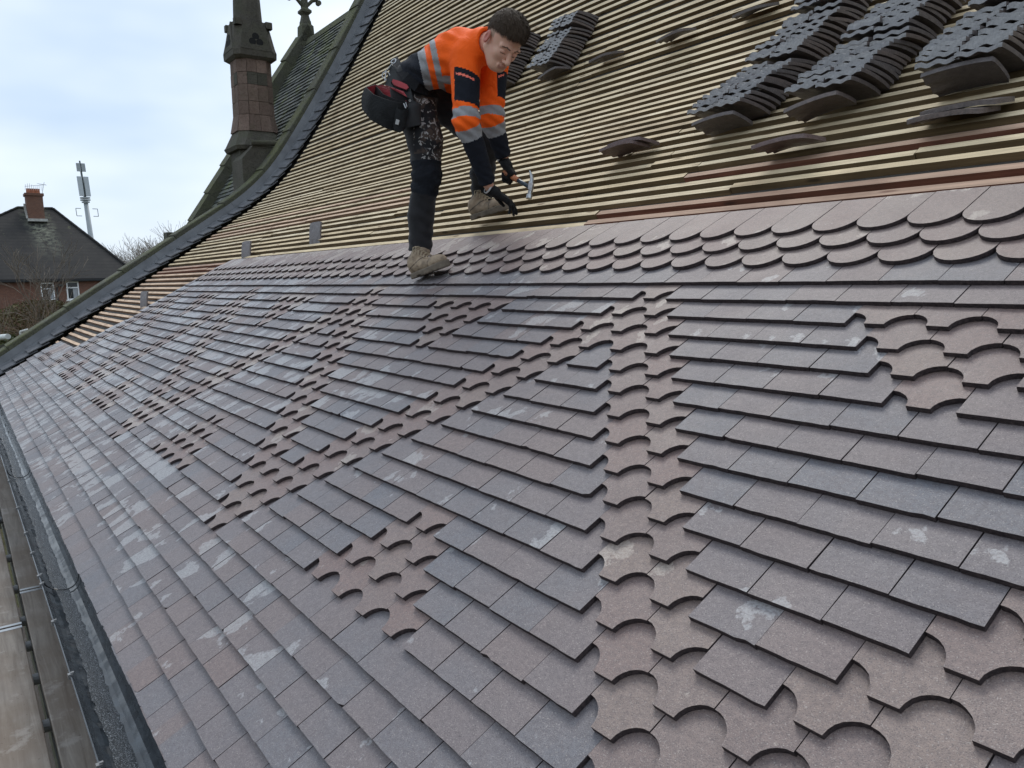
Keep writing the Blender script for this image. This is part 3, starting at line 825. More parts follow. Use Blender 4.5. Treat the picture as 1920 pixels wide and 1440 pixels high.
# chimney through the front slope near the ridge
cX = rX + 1.15; a = hz(46, 362, cX); b = hz(80, 362, cX); cb_ = hz(70, 412, cX + .45)
M_CB = brick('chimney_brick', (.19, .095, .065), (.14, .075, .055), (.18, .145, .12))
mb = MB(); ca = (a[1] + b[1]) / 2; hw = (b[1] - a[1]) / 2 * .92; ztop = a[2]
mb.bb((cX - .9, ca - hw, rz - 2.2), (cX + .25, ca + hw, ztop - .16), 0, .5)
mb.bb((cX - .98, ca - hw - .07, ztop - .16), (cX + .33, ca + hw + .07, ztop), 0, .5)
chm = mb.build('chimney', M_CB, rf)
mb = MB(); fl = hz(70, 412, cX + .3); mb.bb((cX + .20, ca - hw - .05, fl[2] - .12), (cX + .62, ca + hw + .12, fl[2] + .05)); 
for i in range(6):
    q = ca - hw - .02; mb.bb((cX + .3 - .18 * i - .18, q - .10, fl[2] + .08 + .17 * i), (cX + .3 - .18 * i, q + .01, fl[2] + .25 + .17 * i))
mb.build('chimney_flashing', simple('pale_mortar', (.42, .41, .38), .8, .2), rf)
mb = MB()
for q in (-.42, 0, .42):
    mb.tube((cX - .35, ca + q * hw * 1.2, ztop), (cX - .35, ca + q * hw * 1.2, ztop + .34), .17, .15, 12)
mb.build('chimney_pots', simple('terracotta', (.34, .12, .06), .7, .2), rf)
mb = MB(); p0 = Vector((cX - .2, ca, ztop))
for q in range(9):
    yy = ca - hw + 2 * hw * q / 8; mb.tube((cX + .1, yy, ztop + .2), (cX + .1, yy + .05, ztop + .55 + .08 * math.sin(q)), .012, n=5)
mb.tube((cX + .1, ca - hw, ztop + .42), (cX + .1, ca + hw + .25, ztop + .60), .014, n=5); mb.tube((cX + .1, ca + hw, ztop), (cX + .1, ca + hw + .18, ztop + .75), .016, n=5)
mb.tube((cX + .1, ca + hw - .25, ztop + .66), (cX + .1, ca + hw + .3, ztop + .56), .012, n=5)
mb.build('aerial', M_METAL, rf)
for (xa, ya, xb, yb_) in ((75, 530, 104, 564), (123, 528, 150, 563)):
    A = hz(xa, ya); B = hz(xb, yb_); y0, y1 = A[1], B[1]; z1, z0 = A[2], B[2]; f = .075
    wn = MB(); X = hx + .01
    wn.bb((X, y0, z0 + .05), (X + .07, y0 + f, z1)); wn.bb((X, y1 - f, z0 + .05), (X + .07, y1, z1)); wn.bb((X, y0 + f, z1 - f), (X + .07, y1 - f, z1))
    wn.bb((X, y0 + f, z0 + .05), (X + .07, y1 - f, z0 + .05 + f)); wn.bb((X, y0 + f, z1 - .42), (X + .072, y1 - f, z1 - .34)); 
    win = wn.build('window', M_UPVC, house)
    pn = MB(); pn.bb((X, y0 + f, z0 + .05 + f), (X + .03, y1 - f, z1 - f)); pn.build('pane', M_GLASS, win)
    cu = MB(); cu.bb((X + .031, y1 - f - .26, z0 + .14), (X + .034, y1 - f - .02, z1 - .44)); cu.build('curtain', M_CURT, win)
    si = MB(); si.bb((X, y0 - .06, z0 - .03), (X + .14, y1 + .10, z0 + .05)); si.build('sill', M_UPVC, win)
A = hz(113, 534); mb = MB(); mb.bb((hx, A[1] - .12, A[2] - .10), (hx + .25, A[1] + .12, A[2] + .06)); mb.tube((hx + .05, A[1] - .2, A[2]), (hx + .05, A[1] - .2, TG), .04, n=8)
mb.build('wall_lamp', simple('dark_fitting', (.03, .03, .03), .4, .1), house)

# ================================================================== MAST
mast = empty('phone_mast', hp(172, 460, 88)); tag(mast, 'tall grey phone mast with stacked antenna panels behind the house', 'mast')
mX = hp(160, 400, 88)[0]
def mz(x, y): return Vector(hz(x, y, mX))
M_MAST = simple('mast_grey', (.33, .36, .37), .5, .06, 4)
M_PANEL = simple('antenna_panel', (.48, .52, .54), .45, .05, 4); M_DK = simple('mast_dark', (.10, .12, .12), .5, .2)
b0 = mz(160, 374); t0 = mz(172, 455); base_ = Vector((mX, t0.y + (t0.y - b0.y) * .0, TG))
ax = (b0 - t0).normalized(); 
def mp_(z): return b0 + ax * ((z - b0.z) / ax.z)
mb = MB(); mb.tube(mp_(TG), mp_(b0.z), .34, .20, 14); mb.build('pole', M_MAST, mast, True)
def zat(y): return mz(158, y).z
mb = MB()
for y in (371, 375, 379): mb.tube(mp_(zat(y) - .06), mp_(zat(y) + .06), .46 if y != 379 else .36, n=16)
mb.build('mounting_rings', M_MAST, mast)
mb = MB(); mb.tube(mp_(zat(371)), mp_(zat(302)), .13, .07, 8); mb.build('spindle', M_DK, mast)
for off in (-.29, .29):
    mb = MB(); a = mp_(zat(368)); b = mp_(zat(332)); o = Vector((.25, off, 0))
    mb.ring([[p + o + Vector(q) for q in ((-.14, -.20, 0), (.14, -.20, 0), (.14, .20, 0), (-.14, .20, 0))] for p in (a, b)]); mb.build('antenna_panel', M_PANEL, mast)
for off in (-.20, .22):
    mb = MB(); a = mp_(zat(322)); b = mp_(zat(307)); o = Vector((.1, off, 0))
    mb.ring([[p + o + Vector(q) for q in ((-.12, -.17, 0), (.12, -.17, 0), (.12, .17, 0), (-.12, .17, 0))] for p in (a, b)]); mb.build('antenna_panel', M_MAST, mast)
for sg in (-1, 1):
    mb = MB(); c = [mp_(zat(y)) + Vector((0, sg * r, 0)) for y, r in ((391, .5), (391, .95), (405, .95), (405, .5))]
    mb.path(c, [.035] * 4, 6); mb.build('step_bracket', M_MAST, mast)

# ================================================================== TREES AND SHRUBS
def bark(name, c): return simple(name, c, .9, .3, 20, .3)
M_TWIG = bark('grey_twigs', (.17, .14, .11)); M_TWIG2 = bark('brown_twigs', (.20, .135, .085)); M_TWIG3 = bark('pale_branches', (.30, .27, .23))
def bare_tree(base, height, spread, mat, label, seed, levels=5, kids=4, r0=.18, lean=(0, 0), name='bare_tree', cat='tree', tip=.006):
    rnd = random.Random(seed); t = empty(name, base); tag(t, label, cat); mbs = [MB(), MB()]
    def grow(p, d, ln, r, lv):
        n = 3 if lv < levels - 1 else 2; q = p; rr = r
        for i in range(n):
            d = (d + Vector((rnd.gauss(0, .16), rnd.gauss(0, .16), rnd.gauss(.04, .10)))).normalized()
            e = q + d * ln / n; r2 = max(tip, rr * (.86 if lv < levels - 1 else .6))
            mbs[0 if lv == 0 else 1].tube(q, e, rr, r2, 6 if lv < 2 else 3, cap=False); q = e; rr = r2
            if lv < levels - 1 and (i > 0 or lv > 0):
                for c in range(kids if i == n - 1 else max(1, kids - 2)):
                    a = rnd.random() * 6.283; o = d.orthogonal().normalized(); o = Matrix.Rotation(a, 3, d) @ o
                    nd = (d * rnd.uniform(.45, .9) + o * spread * rnd.uniform(.5, 1.1)).normalized()
                    grow(q, nd, ln * rnd.uniform(.55, .8), rr * .68, lv + 1)
    grow(Vector(base), Vector((lean[0], lean[1], 1)).normalized(), height * .36, r0, 0)
    mbs[0].build('trunk', mat, t); mbs[1].build('branches', mat, t); return t
# tree behind the coping
p = hp(338, 470, 62); bare_tree((p[0], p[1], TG), 10.6, .42, M_TWIG3, 'pale leafless tree showing above the mossy gable coping', 5, 5, 4, .22, (0, -.1), tip=.010)
p = hp(12, 430, 75); bare_tree((p[0], p[1] - 3.0, TG), 12.6, .8, M_TWIG, 'leafless tree just peeking over the house roof at the left edge', 8, 4, 3, .3, tip=.02)
# the big bare shrub in front of the house and lower thicket
def thicket(base, w, dpt, h, n, mat, label, seed, name='bare_shrub', r=.016):
    rnd = random.Random(seed); t = empty(name, base); tag(t, label, 'shrub'); mb = MB()
    for i in range(n):
        p = Vector(base) + Vector((rnd.uniform(-dpt, dpt), rnd.uniform(-w, w), 0)); d = Vector((rnd.gauss(0, .22), rnd.gauss(0, .22), 1)).normalized()
        k = 0; L_ = h * rnd.uniform(.6, 1.0) * (1 - .45 * ((p.y - base[1]) / w) ** 2); rr = r * rnd.uniform(.8, 1.6); seg = 6
        for j in range(seg):
            d = (d + Vector((rnd.gauss(0, .12), rnd.gauss(0, .12), rnd.gauss(.02, .08)))).normalized(); e = p + d * L_ / seg
            mb.tube(p, e, rr, rr * .8, 3, cap=False); p = e; rr *= .8
            if j > 0:
                for c in range(3):
                    dd = (d + Vector((rnd.gauss(0, .6), rnd.gauss(0, .6), rnd.gauss(.15, .4)))).normalized(); l2 = L_ * .13 * rnd.uniform(.6, 1.7)
                    m2 = p + dd * l2; mb.tube(p, m2, rr * .6, rr * .4, 3, cap=False)
                    for c2 in range(3):
                        d3 = (dd + Vector((rnd.gauss(0, .6), rnd.gauss(0, .6), rnd.gauss(.1, .4)))).normalized(); mb.tube(p.lerp(m2, rnd.uniform(.3, 1)), m2 + d3 * l2 * .6, rr * .4, rr * .25, 3, cap=False)
    mb.build('stems', mat, t); return t
p = hp(55, 600, 27)
thicket((p[0], p[1] - .2, TG), 2.2, 1.4, 4.0, 110, M_TWIG2, 'large brown leafless shrub filling the space below the house windows', 3)
p = hp(10, 600, 24)
thicket((p[0], p[1] - .6, TG), 1.6, 1.2, 3.9, 70, M_TWIG, 'greyish leafless shrub at the left edge in front of the house', 4)
p = hp(22, 600, 30)
bare_tree((p[0], p[1], TG), 6.6, .42, M_TWIG, 'thin branching tree rising out of the shrubs before the house', 21, 5, 3, .09, (0, .05), tip=.006)
# evergreen ground growth under the shrubs
def leafy(base, w, dpt, h, n, mat, label, seed):
    rnd = random.Random(seed); t = empty('leafy_bush', base); tag(t, label, 'bush'); mb = MB()
    for i in range(n):
        a = Vector((rnd.gauss(0, .5) * dpt, rnd.gauss(0, .5) * w, 0)); rr = max(0, 1 - (a.y / w) ** 2 * .6)
        p = Vector(base) + a + Vector((0, 0, h * rr * rnd.random() ** .6)); s_ = rnd.uniform(.03, .07)
        u = Vector((rnd.gauss(0, 1), rnd.gauss(0, 1), rnd.gauss(0, 1))).normalized(); v = u.orthogonal().normalized()
        mb.add([p - u * s_, p + v * s_ * .5, p + u * s_, p - v * s_ * .5], [(0, 1, 2, 3)], 0, rnd.random())
    mb.build('foliage', mat, t); return t
gl = G('winter_leaves', .6, .3); gl.col(gl.ramp(gl.tint(), (0, (.035, .05, .018)), (.6, (.075, .09, .03)), (1, (.15, .12, .05))))
p = hp(35, 640, 22); leafy((p[0], p[1] - .3, TG), 2.6, 1.6, 3.6, 16000, gl.m, 'dark green bush low down between the gable coping and the bare shrubs', 6)
gl2 = G('brown_bramble', .8, .2); gl2.col(gl2.ramp(gl2.tint(), (0, (.09, .055, .03)), (.5, (.13, .10, .05)), (1, (.10, .11, .04))))
p = hp(70, 600, 31); leafy((p[0], p[1] + .2, TG), 3.4, 1.6, 4.3, 20000, gl2.m, 'brown bramble thicket in front of the brick wall of the house', 7)
#@@PERSON
# ================================================================== PERSON (implicit surfaces meshed with surface nets)
def V(*a): return np.array(a, float)
def cap(P, a, b, ra, rb=None, sq=None):
    """tapered capsule; sq = (axis, factor) squashes the cross-section along an axis"""
    rb = ra if rb is None else rb; a = np.asarray(a, float); b = np.asarray(b, float); ba = b - a
    t = np.clip(((P - a) @ ba) / max(1e-9, ba @ ba), 0, 1)
    q = P - (a + t[:, None] * ba)
    if sq is not None:
        ax, fct = sq; ax = ax / np.linalg.norm(ax); q = q + ((q @ ax) * (fct - 1))[:, None] * ax
    return np.sqrt((q * q).sum(1)) - (ra + (rb - ra) * t)
def ell(P, c, axes, r):
    q = (P - c) @ np.array(axes).T; r = np.array(r); k0 = np.sqrt(((q / r) ** 2).sum(1)) + 1e-9; k1 = np.sqrt(((q / r ** 2) ** 2).sum(1)) + 1e-9
    return k0 * (k0 - 1) / k1
def rbox(P, c, axes, h, r):
    q = np.abs((P - c) @ np.array(axes).T) - (np.array(h) - r)
    return np.sqrt((np.maximum(q, 0) ** 2).sum(1)) + np.minimum(q.max(1), 0) - r
def smin(a, b, k):
    h = np.clip(.5 + .5 * (b - a) / k, 0, 1); return b * (1 - h) + a * h - k * h * (1 - h)
def smax(a, b, k): return -smin(-a, -b, k)
def nets(fn, lo, hi, h):
    lo = np.array(lo, float); hi = np.array(hi, float); n = np.ceil((hi - lo) / h).astype(int) + 1
    gx, gy, gz = [lo[i] + h * np.arange(n[i]) for i in range(3)]
    X, Y, Z = np.meshgrid(gx, gy, gz, indexing='ij'); P = np.stack([X.ravel(), Y.ravel(), Z.ravel()], 1)
    F = np.concatenate([fn(P[i:i + 200000]) for i in range(0, len(P), 200000)]).reshape(n)
    ins = F < 0
    c = np.zeros(n - 1, int); acc = np.zeros((*(n - 1), 3)); cnt = np.zeros(n - 1)
    offs = [(i, j, k) for i in (0, 1) for j in (0, 1) for k in (0, 1)]
    def sub(A, o): return A[o[0]:A.shape[0] - 1 + o[0], o[1]:A.shape[1] - 1 + o[1], o[2]:A.shape[2] - 1 + o[2]]
    for a in offs:
        for b in offs:
            if sum(b) - sum(a) == 1 and all(b[i] >= a[i] for i in range(3)):
                fa, fb = sub(F, a), sub(F, b); cr = (fa < 0) != (fb < 0)
                t = np.where(cr, fa / np.where(cr, fa - fb, 1), 0)
                for i in range(3): acc[..., i] += np.where(cr, a[i] + t * (b[i] - a[i]), 0)
                cnt += cr
    act = cnt > 0; idx = -np.ones(n - 1, int); idx[act] = np.arange(act.sum())
    ijk = np.argwhere(act); vv = lo + h * (ijk + acc[act] / cnt[act][:, None])
    fs = []
    for ax in range(3):
        o = [0, 0, 0]; o[ax] = 1; A = ins[:n[0] - o[0], :n[1] - o[1], :n[2] - o[2]]; B = ins[o[0]:, o[1]:, o[2]:]
        b1, b2 = [(1, 2), (2, 0), (0, 1)][ax]
        for e in np.argwhere(A != B):
            if e[b1] < 1 or e[b2] < 1 or e[b1] >= n[b1] - 1 or e[b2] >= n[b2] - 1: continue
            q = []
            for d1, d2 in ((-1, -1), (0, -1), (0, 0), (-1, 0)):
                k = e.copy(); k[b1] += d1; k[b2] += d2; q.append(idx[tuple(k)])
            if min(q) < 0: continue
            fs.append(tuple(q) if A[tuple(e)] else tuple(q[::-1]))
    return vv, fs
def nets_obj(name, fn, lo, hi, h, mats, parent, region=None):
    vv, fs = nets(fn, lo, hi, h)
    me = bpy.data.meshes.new(name); me.from_pydata([tuple(p) for p in vv], [], fs); me.update()
    mats = mats if isinstance(mats, list) else [mats]
    for q in mats: me.materials.append(q)
    me.polygons.foreach_set('use_smooth', [True] * len(fs))
    if region is not None:
        c = vv[np.array(fs)].mean(1); me.polygons.foreach_set('material_index', region(c).astype(int).tolist())
    o = bpy.data.objects.new(name, me); COL.objects.link(o)
    if parent is not None: o.parent = parent; o.matrix_parent_inverse = Matrix.Translation(-parent.location)
    return o
def bbox(pts, pad):
    p = np.array(pts); return p.min(0) - pad, p.max(0) + pad

# skeleton: world points, measured off the photo with a distance for each joint
hipR, hipL = at(772, 175, 4.42), at(822, 175, 4.58)
waistR, waistL = at(788, 138, 4.33), at(838, 140, 4.50)
chR, chL = at(850, 108, 4.10), at(896, 116, 4.30)
shR, shL = at(872, 108, 3.99), at(925, 118, 4.22)
neck0, neck1 = at(900, 80, 4.02), at(922, 86, 3.93)
elR, elL = at(874, 228, 3.98), at(922, 222, 4.24)
wrR, wrL = at(914, 343, 4.16), at(944, 293, 4.36)
legR = [at(777, 195, 4.40), at(797, 262, 4.36), at(800, 332, 4.38), at(789, 405, 4.44), at(788, 470, 4.475)]
legL = [at(826, 188, 4.56), at(872, 228, 4.58), at(913, 268, 4.62), at(905, 325, 4.76), at(903, 372, 4.87)]
UPW = V(0, 0, 1)
person = empty('person', tuple(RP(-1.95, .45, 0)))
tag(person, 'roofer in orange hi-vis sweatshirt and black trousers bending over to hammer', 'person')

# --- head frame
def cv(x, y, z):  # camera-space (right, down, toward) -> world
    r = CAMR * x + CAMD * y - CAMF * z; return r / np.linalg.norm(r)
hF = cv(.33, .83, .45); hR = cv(-.80, -.05, .60); hR = hR - hF * (hR @ hF); hR /= np.linalg.norm(hR); hU = np.cross(hF, hR)
if hU @ UPW < 0: hU = -hU
HS = 1.13
H0 = at(942.5, 79, 3.86)
def hpnt(f, r, u): return H0 + HS * (hF * f + hR * r + hU * u)
AX = [hF, hR, hU]
def head(P):
    e = lambda c, r, k=None: ell(P, hpnt(*c), AX, [HS * q for q in r])
    d = e((-.012, 0, .042), (.096, .076, .080))
    d = smin(d, e((.022, 0, -.022), (.068, .056, .078)), .03)
    d = smin(d, e((.052, 0, -.083), (.034, .034, .028)), .035)             # chin
    for s in (-1, 1):
        d = smin(d, cap(P, hpnt(-.012, s * .049, -.050), hpnt(.045, s * .022, -.085), HS * .020, HS * .018), .03)   # jaw line
        d = smin(d, e((.062, s * .033, -.020), (.018, .018, .018)), .025)   # cheek
        d = smin(d, cap(P, hpnt(.086, s * .012, .022), hpnt(.072, s * .046, .020), HS * .009, HS * .009), .016)  # brow
        d = smax(d, -e((.100, s * .031, .004), (.019, .017, .013)), .012)  # socket
        d = smin(d, e((.077, s * .031, .002), (.0125, .0145, .0115)), .004)  # closed lid
    d = smin(d, cap(P, hpnt(.088, 0, .012), hpnt(.108, 0, -.026), HS * .0075, HS * .0115), .012)
    d = smin(d, e((.112, 0, -.030), (.0115, .012, .010)), .008)
    for s in (-1, 1): d = smin(d, e((.098, s * .013, -.034), (.010, .0075, .0075)), .006)
    d = smin(d, cap(P, hpnt(.086, -.020, -.060), hpnt(.086, .020, -.060), HS * .0065), .006); d = smin(d, cap(P, hpnt(.093, -.008, -.0585), hpnt(.093, .008, -.0585), HS * .0062), .006)
    d = smin(d, cap(P, hpnt(.083, -.015, -.0705), hpnt(.083, .015, -.0705), HS * .0072), .007)
    d = smax(d, -cap(P, hpnt(.099, -.022, -.0648), hpnt(.099, .022, -.0648), HS * .0030), .004)
    for s in (-1, 1):      # ears
        er = ell(P, hpnt(-.010, s * .079, -.004), AX, [HS * .018, HS * .009, HS * .031])
        er = smax(er, -ell(P, hpnt(-.006, s * .090, -.002), AX, [HS * .010, HS * .009, HS * .019]), .005); d = smin(d, er, .006)
    return d
def neckf(P): return cap(P, neck0 * .6 + at(895, 95, 4.05) * .4, hpnt(-.035, 0, -.030), .062, .060)
def glove_geo(wr, k0, pose):
    pass
def body(P):
    d = smin(head(P), neckf(P), .025)
    for a, b, ra, rb in ((hipR, waistR, .06, .055), (waistR, chR, .055, .07), (hipL, waistL, .06, .055), (waistL, chL, .055, .07), (chR, shR, .06, .045), (chL, shL, .06, .045),
                         (shR, elR, .045, .038), (elR, wrR, .037, .027), (shL, elL, .045, .038), (elL, wrL, .037, .027), (hipR, hipL, .07, .07),
                         (legR[0], legR[2], .078, .052), (legR[2], legR[4], .05, .034), (legL[0], legL[2], .078, .052), (legL[2], legL[4], .05, .034), (shR, neck0, .05, .05), (shL, neck0, .05, .05)):
        d = smin(d, cap(P, a, b, ra, rb), .03)
    # bare wrist running into the near glove
    d = smin(d, cap(P, wrR, at(921, 357, 4.20), .0275, .027), .01)
    d = smin(d, cap(P, wrL, at(946, 303, 4.37), .027, .026), .01)
    return d
sk = G('skin', .5, .4); sk.col(sk.mix(sk.ramp(sk.noise(14, 4, .6), (.35, 0.0), (.7, .6)), (.62, .36, .26), (.66, .33, .245))); sk.bump(sk.noise(260, 2), .15, .002)
sk.b.inputs['Subsurface Weight'].default_value = .12; sk.b.inputs['Subsurface Radius'].default_value = (.02, .008, .004)
M_SKIN = sk.m
M_LASH = simple('dark_lashes', (.12, .07, .05), .8, .1); M_LIP = simple('lip_skin', (.50, .25, .19), .5, .1); M_EARRED = simple('reddened_ear', (.48, .16, .12), .5, .1); M_STUB = simple('shaved_sides', (.36, .23, .17), .7, .15)
def head_region(c):
    q = (c - H0) / HS; f, r, u = q @ hF, q @ hR, q @ hU; m = np.zeros(len(c), int)
    m[(np.abs(np.abs(r) - .031) < .015) & (np.abs(u + .0065) < .0016) & (f > .078)] = 1
    m[(np.abs(np.abs(r) - .030) < .019) & (np.abs(u - .026 + .25 * (np.abs(np.abs(r) - .028))) < .0030) & (f > .075)] = 1
    m[(np.abs(r) < .022) & (u < -.054) & (u > -.077) & (f > .088)] = 2
    m[(np.abs(r) > .078) & (np.abs(f + .008) < .022)] = 3
    m[(np.abs(r) > .05) & (f < .018) & (f > -.075) & (u > .012) & (np.abs(r) < .079)] = 4
    return m
lo, hi = bbox([H0, hpnt(-.1, 0, 0), hpnt(.1, 0, .1), hpnt(0, 0, -.12)], .12)
allp = [H0, hipR, hipL, elR, elL, wrR, wrL, shR, shL, legR[4], legL[4], hpnt(.1, 0, .1), at(921, 357, 4.2)]
# coarse body + fine head share one continuous mesh: refine by meshing everything at 6 mm and projecting head vertices
def body_mesh():
    lo, hi = bbox(allp, .14); vv, fs = nets(body, lo, hi, .010)
    return vv, fs
vv, fs = body_mesh()
# subdivide the head area by replacing it with a fine mesh of the same field, cut inside the collar
cutc = neck0; cutn = (hpnt(-.035, 0, -.03) - neck0); cutn /= np.linalg.norm(cutn)
def headside(P): return ((P - (neck0 + cutn * .01)) @ cutn > 0) & (np.linalg.norm(P - H0, axis=1) < .26)
keep = [f for f in fs if not headside(vv[list(f)]).all()]
lo, hi = bbox([H0], .20); v2, f2 = nets(body, lo, hi, .0033)
k2 = [f for f in f2 if headside(v2[list(f)]).any()]
f3 = [tuple(i + len(vv) for i in f) for f in k2]
AV = np.concatenate([vv, v2]); AF = keep + f3
used = sorted({i for f in AF for i in f}); mp = {a: i for i, a in enumerate(used)}
me = bpy.data.meshes.new('body'); me.from_pydata([tuple(AV[i]) for i in used], [], [tuple(mp[i] for i in f) for f in AF]); me.update()
for q in (M_SKIN, M_LASH, M_LIP, M_EARRED, M_STUB): me.materials.append(q)
cen = np.array([AV[list(f)].mean(0) for f in AF]); mi = head_region(cen); mi[np.linalg.norm(cen - H0, axis=1) > .2] = 0
me.polygons.foreach_set('material_index', mi.tolist()); me.polygons.foreach_set('use_smooth', [True] * len(AF))
bo = bpy.data.objects.new('body', me); COL.objects.link(bo); bo.parent = person; bo.matrix_parent_inverse = Matrix.Translation(-person.location)

# --- hair: short sides, longer brushed top
def hair(P):
    q = (P - H0) / HS; f, r, u = q @ hF, q @ hR, q @ hU
    sk_ = ell(P, hpnt(-.014, 0, .046), AX, [HS * .099, HS * .0795, HS * .085])
    top = ell(P, hpnt(.006, 0, .085), AX, [HS * .090, HS * .066, HS * .054])
    d = smin(sk_, top, .02)
    th_ = np.arctan2(r, f) * 9 + u * 30
    d = d + .0016 * np.sin(q @ hR * 420 + f * 90) + .0012 * np.sin(r * 260 + u * 140 + 1.3)
    line = .042 - .20 * np.clip(-f, 0, 1) + .45 * np.clip(f - .02, 0, 1) + .05 * np.clip(np.abs(r) - .03, 0, 1) * (f > 0)
    line = np.where(f < -.02, .036 - .9 * (-f - .02), line)       # lower at the back
    line = line + .0035 * np.sin(r * 310) + .0025 * np.sin(r * 730 + f * 400) + .006 * np.clip(.03 - np.abs(r + .012), 0, .03) / .03
    return smax(d, (line - u) * HS, .010)
hm = G('brown_hair', .6, .2); hf = hm.noise(3.0, 5, .7, None, .4)
mpn = hm.n('ShaderNodeMapping'); mpn.inputs['Scale'].default_value = (90, 500, 300); hm.l(hm.tc.outputs['Object'], mpn.inputs[0])
st = hm.noise(1.0, 3, .6, mpn.outputs[0]); hm.col(hm.ramp(st, (.3, (.030, .019, .012)), (.7, (.115, .078, .052)))).bump(st, .8, .004)
lo, hi = bbox([H0 + hU * .04], .17)
hair_o = nets_obj('hair', hair, lo, hi, .0035, hm.m, person)
rh = random.Random(11); hm_ = hair_o.data; sb_ = MB()
for i_ in range(9000):
    vtx = hm_.vertices[rh.randrange(len(hm_.vertices))]; p = Vector(vtx.co); nn = Vector(vtx.normal); q = (np.array(p) - H0) / HS; u_ = q @ hU; f_ = q @ hF
    if nn.length < .5: continue
    topw = min(1, max(0, (u_ - .05) / .06)); ln = (.012 + .026 * topw) * rh.uniform(.6, 1.3)
    d = Vector(hF) * (.55 + .5 * topw) - Vector(hU) * (.55 * (1 - topw) + max(0, f_ - .05) * 4) + nn * rh.uniform(.10, .40) + Vector((rh.gauss(0, .22), rh.gauss(0, .22), rh.gauss(0, .22)))
    d = (d - nn * max(0, d.dot(nn) - .25)).normalized(); w_ = d.cross(nn).normalized() * rh.uniform(.0005, .0011)
    m_ = p + d * ln * .55 + nn * .003; e_ = p + d * ln + nn * .001
    sb_.add([p - w_, p + w_, m_ + w_ * .8, m_ - w_ * .8, e_], [(0, 1, 2, 3), (3, 2, 4)], 0, .5)
sb_.build('strands', hm.m, hair_o)

# --- sweatshirt
def folds(P, amp=.006):
    return amp * (np.sin(P[:, 0] * 46 + P[:, 2] * 31 + 2 * np.sin(P[:, 1] * 17)) * np.sin(P[:, 1] * 27 - P[:, 2] * 22) + .6 * np.sin(P[:, 2] * 85 + P[:, 0] * 30 + 1.5 * np.sin(P[:, 1] * 40)))
def armfold(P, e, amp=.008, fr=110):
    dd = np.linalg.norm(P - e, axis=1); return amp * np.exp(-(dd / .10) ** 2) * np.sin((P - e) @ V(.3, .2, 1) * fr + 3 * ((P - e) @ CAMR) * 12)
hem_n = (at(870, 110, 4.1) - at(760, 150, 4.4)); hem_n /= np.linalg.norm(hem_n)
def torso(P):
    d = cap(P, at(779, 143, 4.41), chR, .105, .118); d = smin(d, cap(P, at(826, 160, 4.55), chL, .088, .105), .09)
    d = smin(d, cap(P, chR, at(882, 98, 4.02), .110, .088), .07); d = smin(d, cap(P, chL, shL, .10, .08), .07)
    d = smin(d, cap(P, at(868, 92, 4.10), at(903, 84, 4.02), .100, .080), .06)
    return d
def collar(P):
    a = at(893, 92, 4.05); b = at(916, 81, 3.95); c = cap(P, a, b, .088, .080)
    inner = cap(P, at(899, 92, 4.03), b + (b - a) * .8, .052, .074); c = smax(c, -inner, .008)
    n = (b - a) / np.linalg.norm(b - a); return smax(c, (P - (b + n * .012)) @ n, .008)
def sleeve(P, s, e, wv, r0, r1, r2):
    d = smin(cap(P, s, e, r0, r1), cap(P, e, wv, r1, r2), .03)
    return d - armfold(P, e) - armfold(P, wv, .0045, 150)
def jacket(P):
    d = torso(P) - folds(P); low = at(762, 160, 4.47)
    d = smax(d, -((P - low) @ hem_n), .012)
    d = smin(d, collar(P), .022)
    for (s, e, w_) in ((shR, elR, wrR), (shL, elL, wrL)):
        dr = (w_ - e) / np.linalg.norm(w_ - e); a = sleeve(P, s, e, w_, .083, .066, .043); a = smax(a, (P - w_) @ dr, .006)
        cuff = smax(cap(P, w_ - dr * .03, w_, .044, .041), (P - w_) @ dr, .004); cuff = smax(cuff, -cap(P, w_ - dr * .02, w_ + dr * .05, .030, .030), .004)
        d = smin(d, smin(a, cuff, .006), .03)
    return d
def fabric(name, c, rough=.85, var=.12, bump=.25, emit=0):
    g = G(name, rough, .2); g.col(g.ramp(g.noise(30, 4, .6), (.3, tuple(x * (1 - var) for x in c)), (.7, tuple(min(1, x * (1 + var)) for x in c)))).bump(g.math('ADD', g.noise(11, 5, .6, None, 1.0), g.math('MULTIPLY', g.noise(400, 2), .12)), bump * 2, .03)
    return g.m
M_OR = fabric('hi_vis_orange', (1.0, .125, .008), .7, .04); M_NAVY = fabric('navy_fleece', (.012, .014, .021)); M_GREY = fabric('reflective_tape', (.30, .30, .31), .45, .12)
M_BLK = fabric('black_work_cloth', (.011, .011, .013)); M_PINK = simple('coral_zip', (.85, .16, .10), .5, .1)
tn = cv(1, -.21, 0)
def tpar(P): return (P - at(797, 130, 4.3)) @ tn
def seg(P, a, b):
    ba = b - a; t = ((P - a) @ ba) / (ba @ ba); q = P - (a + np.clip(t, 0, 1)[:, None] * ba); return t * np.linalg.norm(ba), np.linalg.norm(q, axis=1)
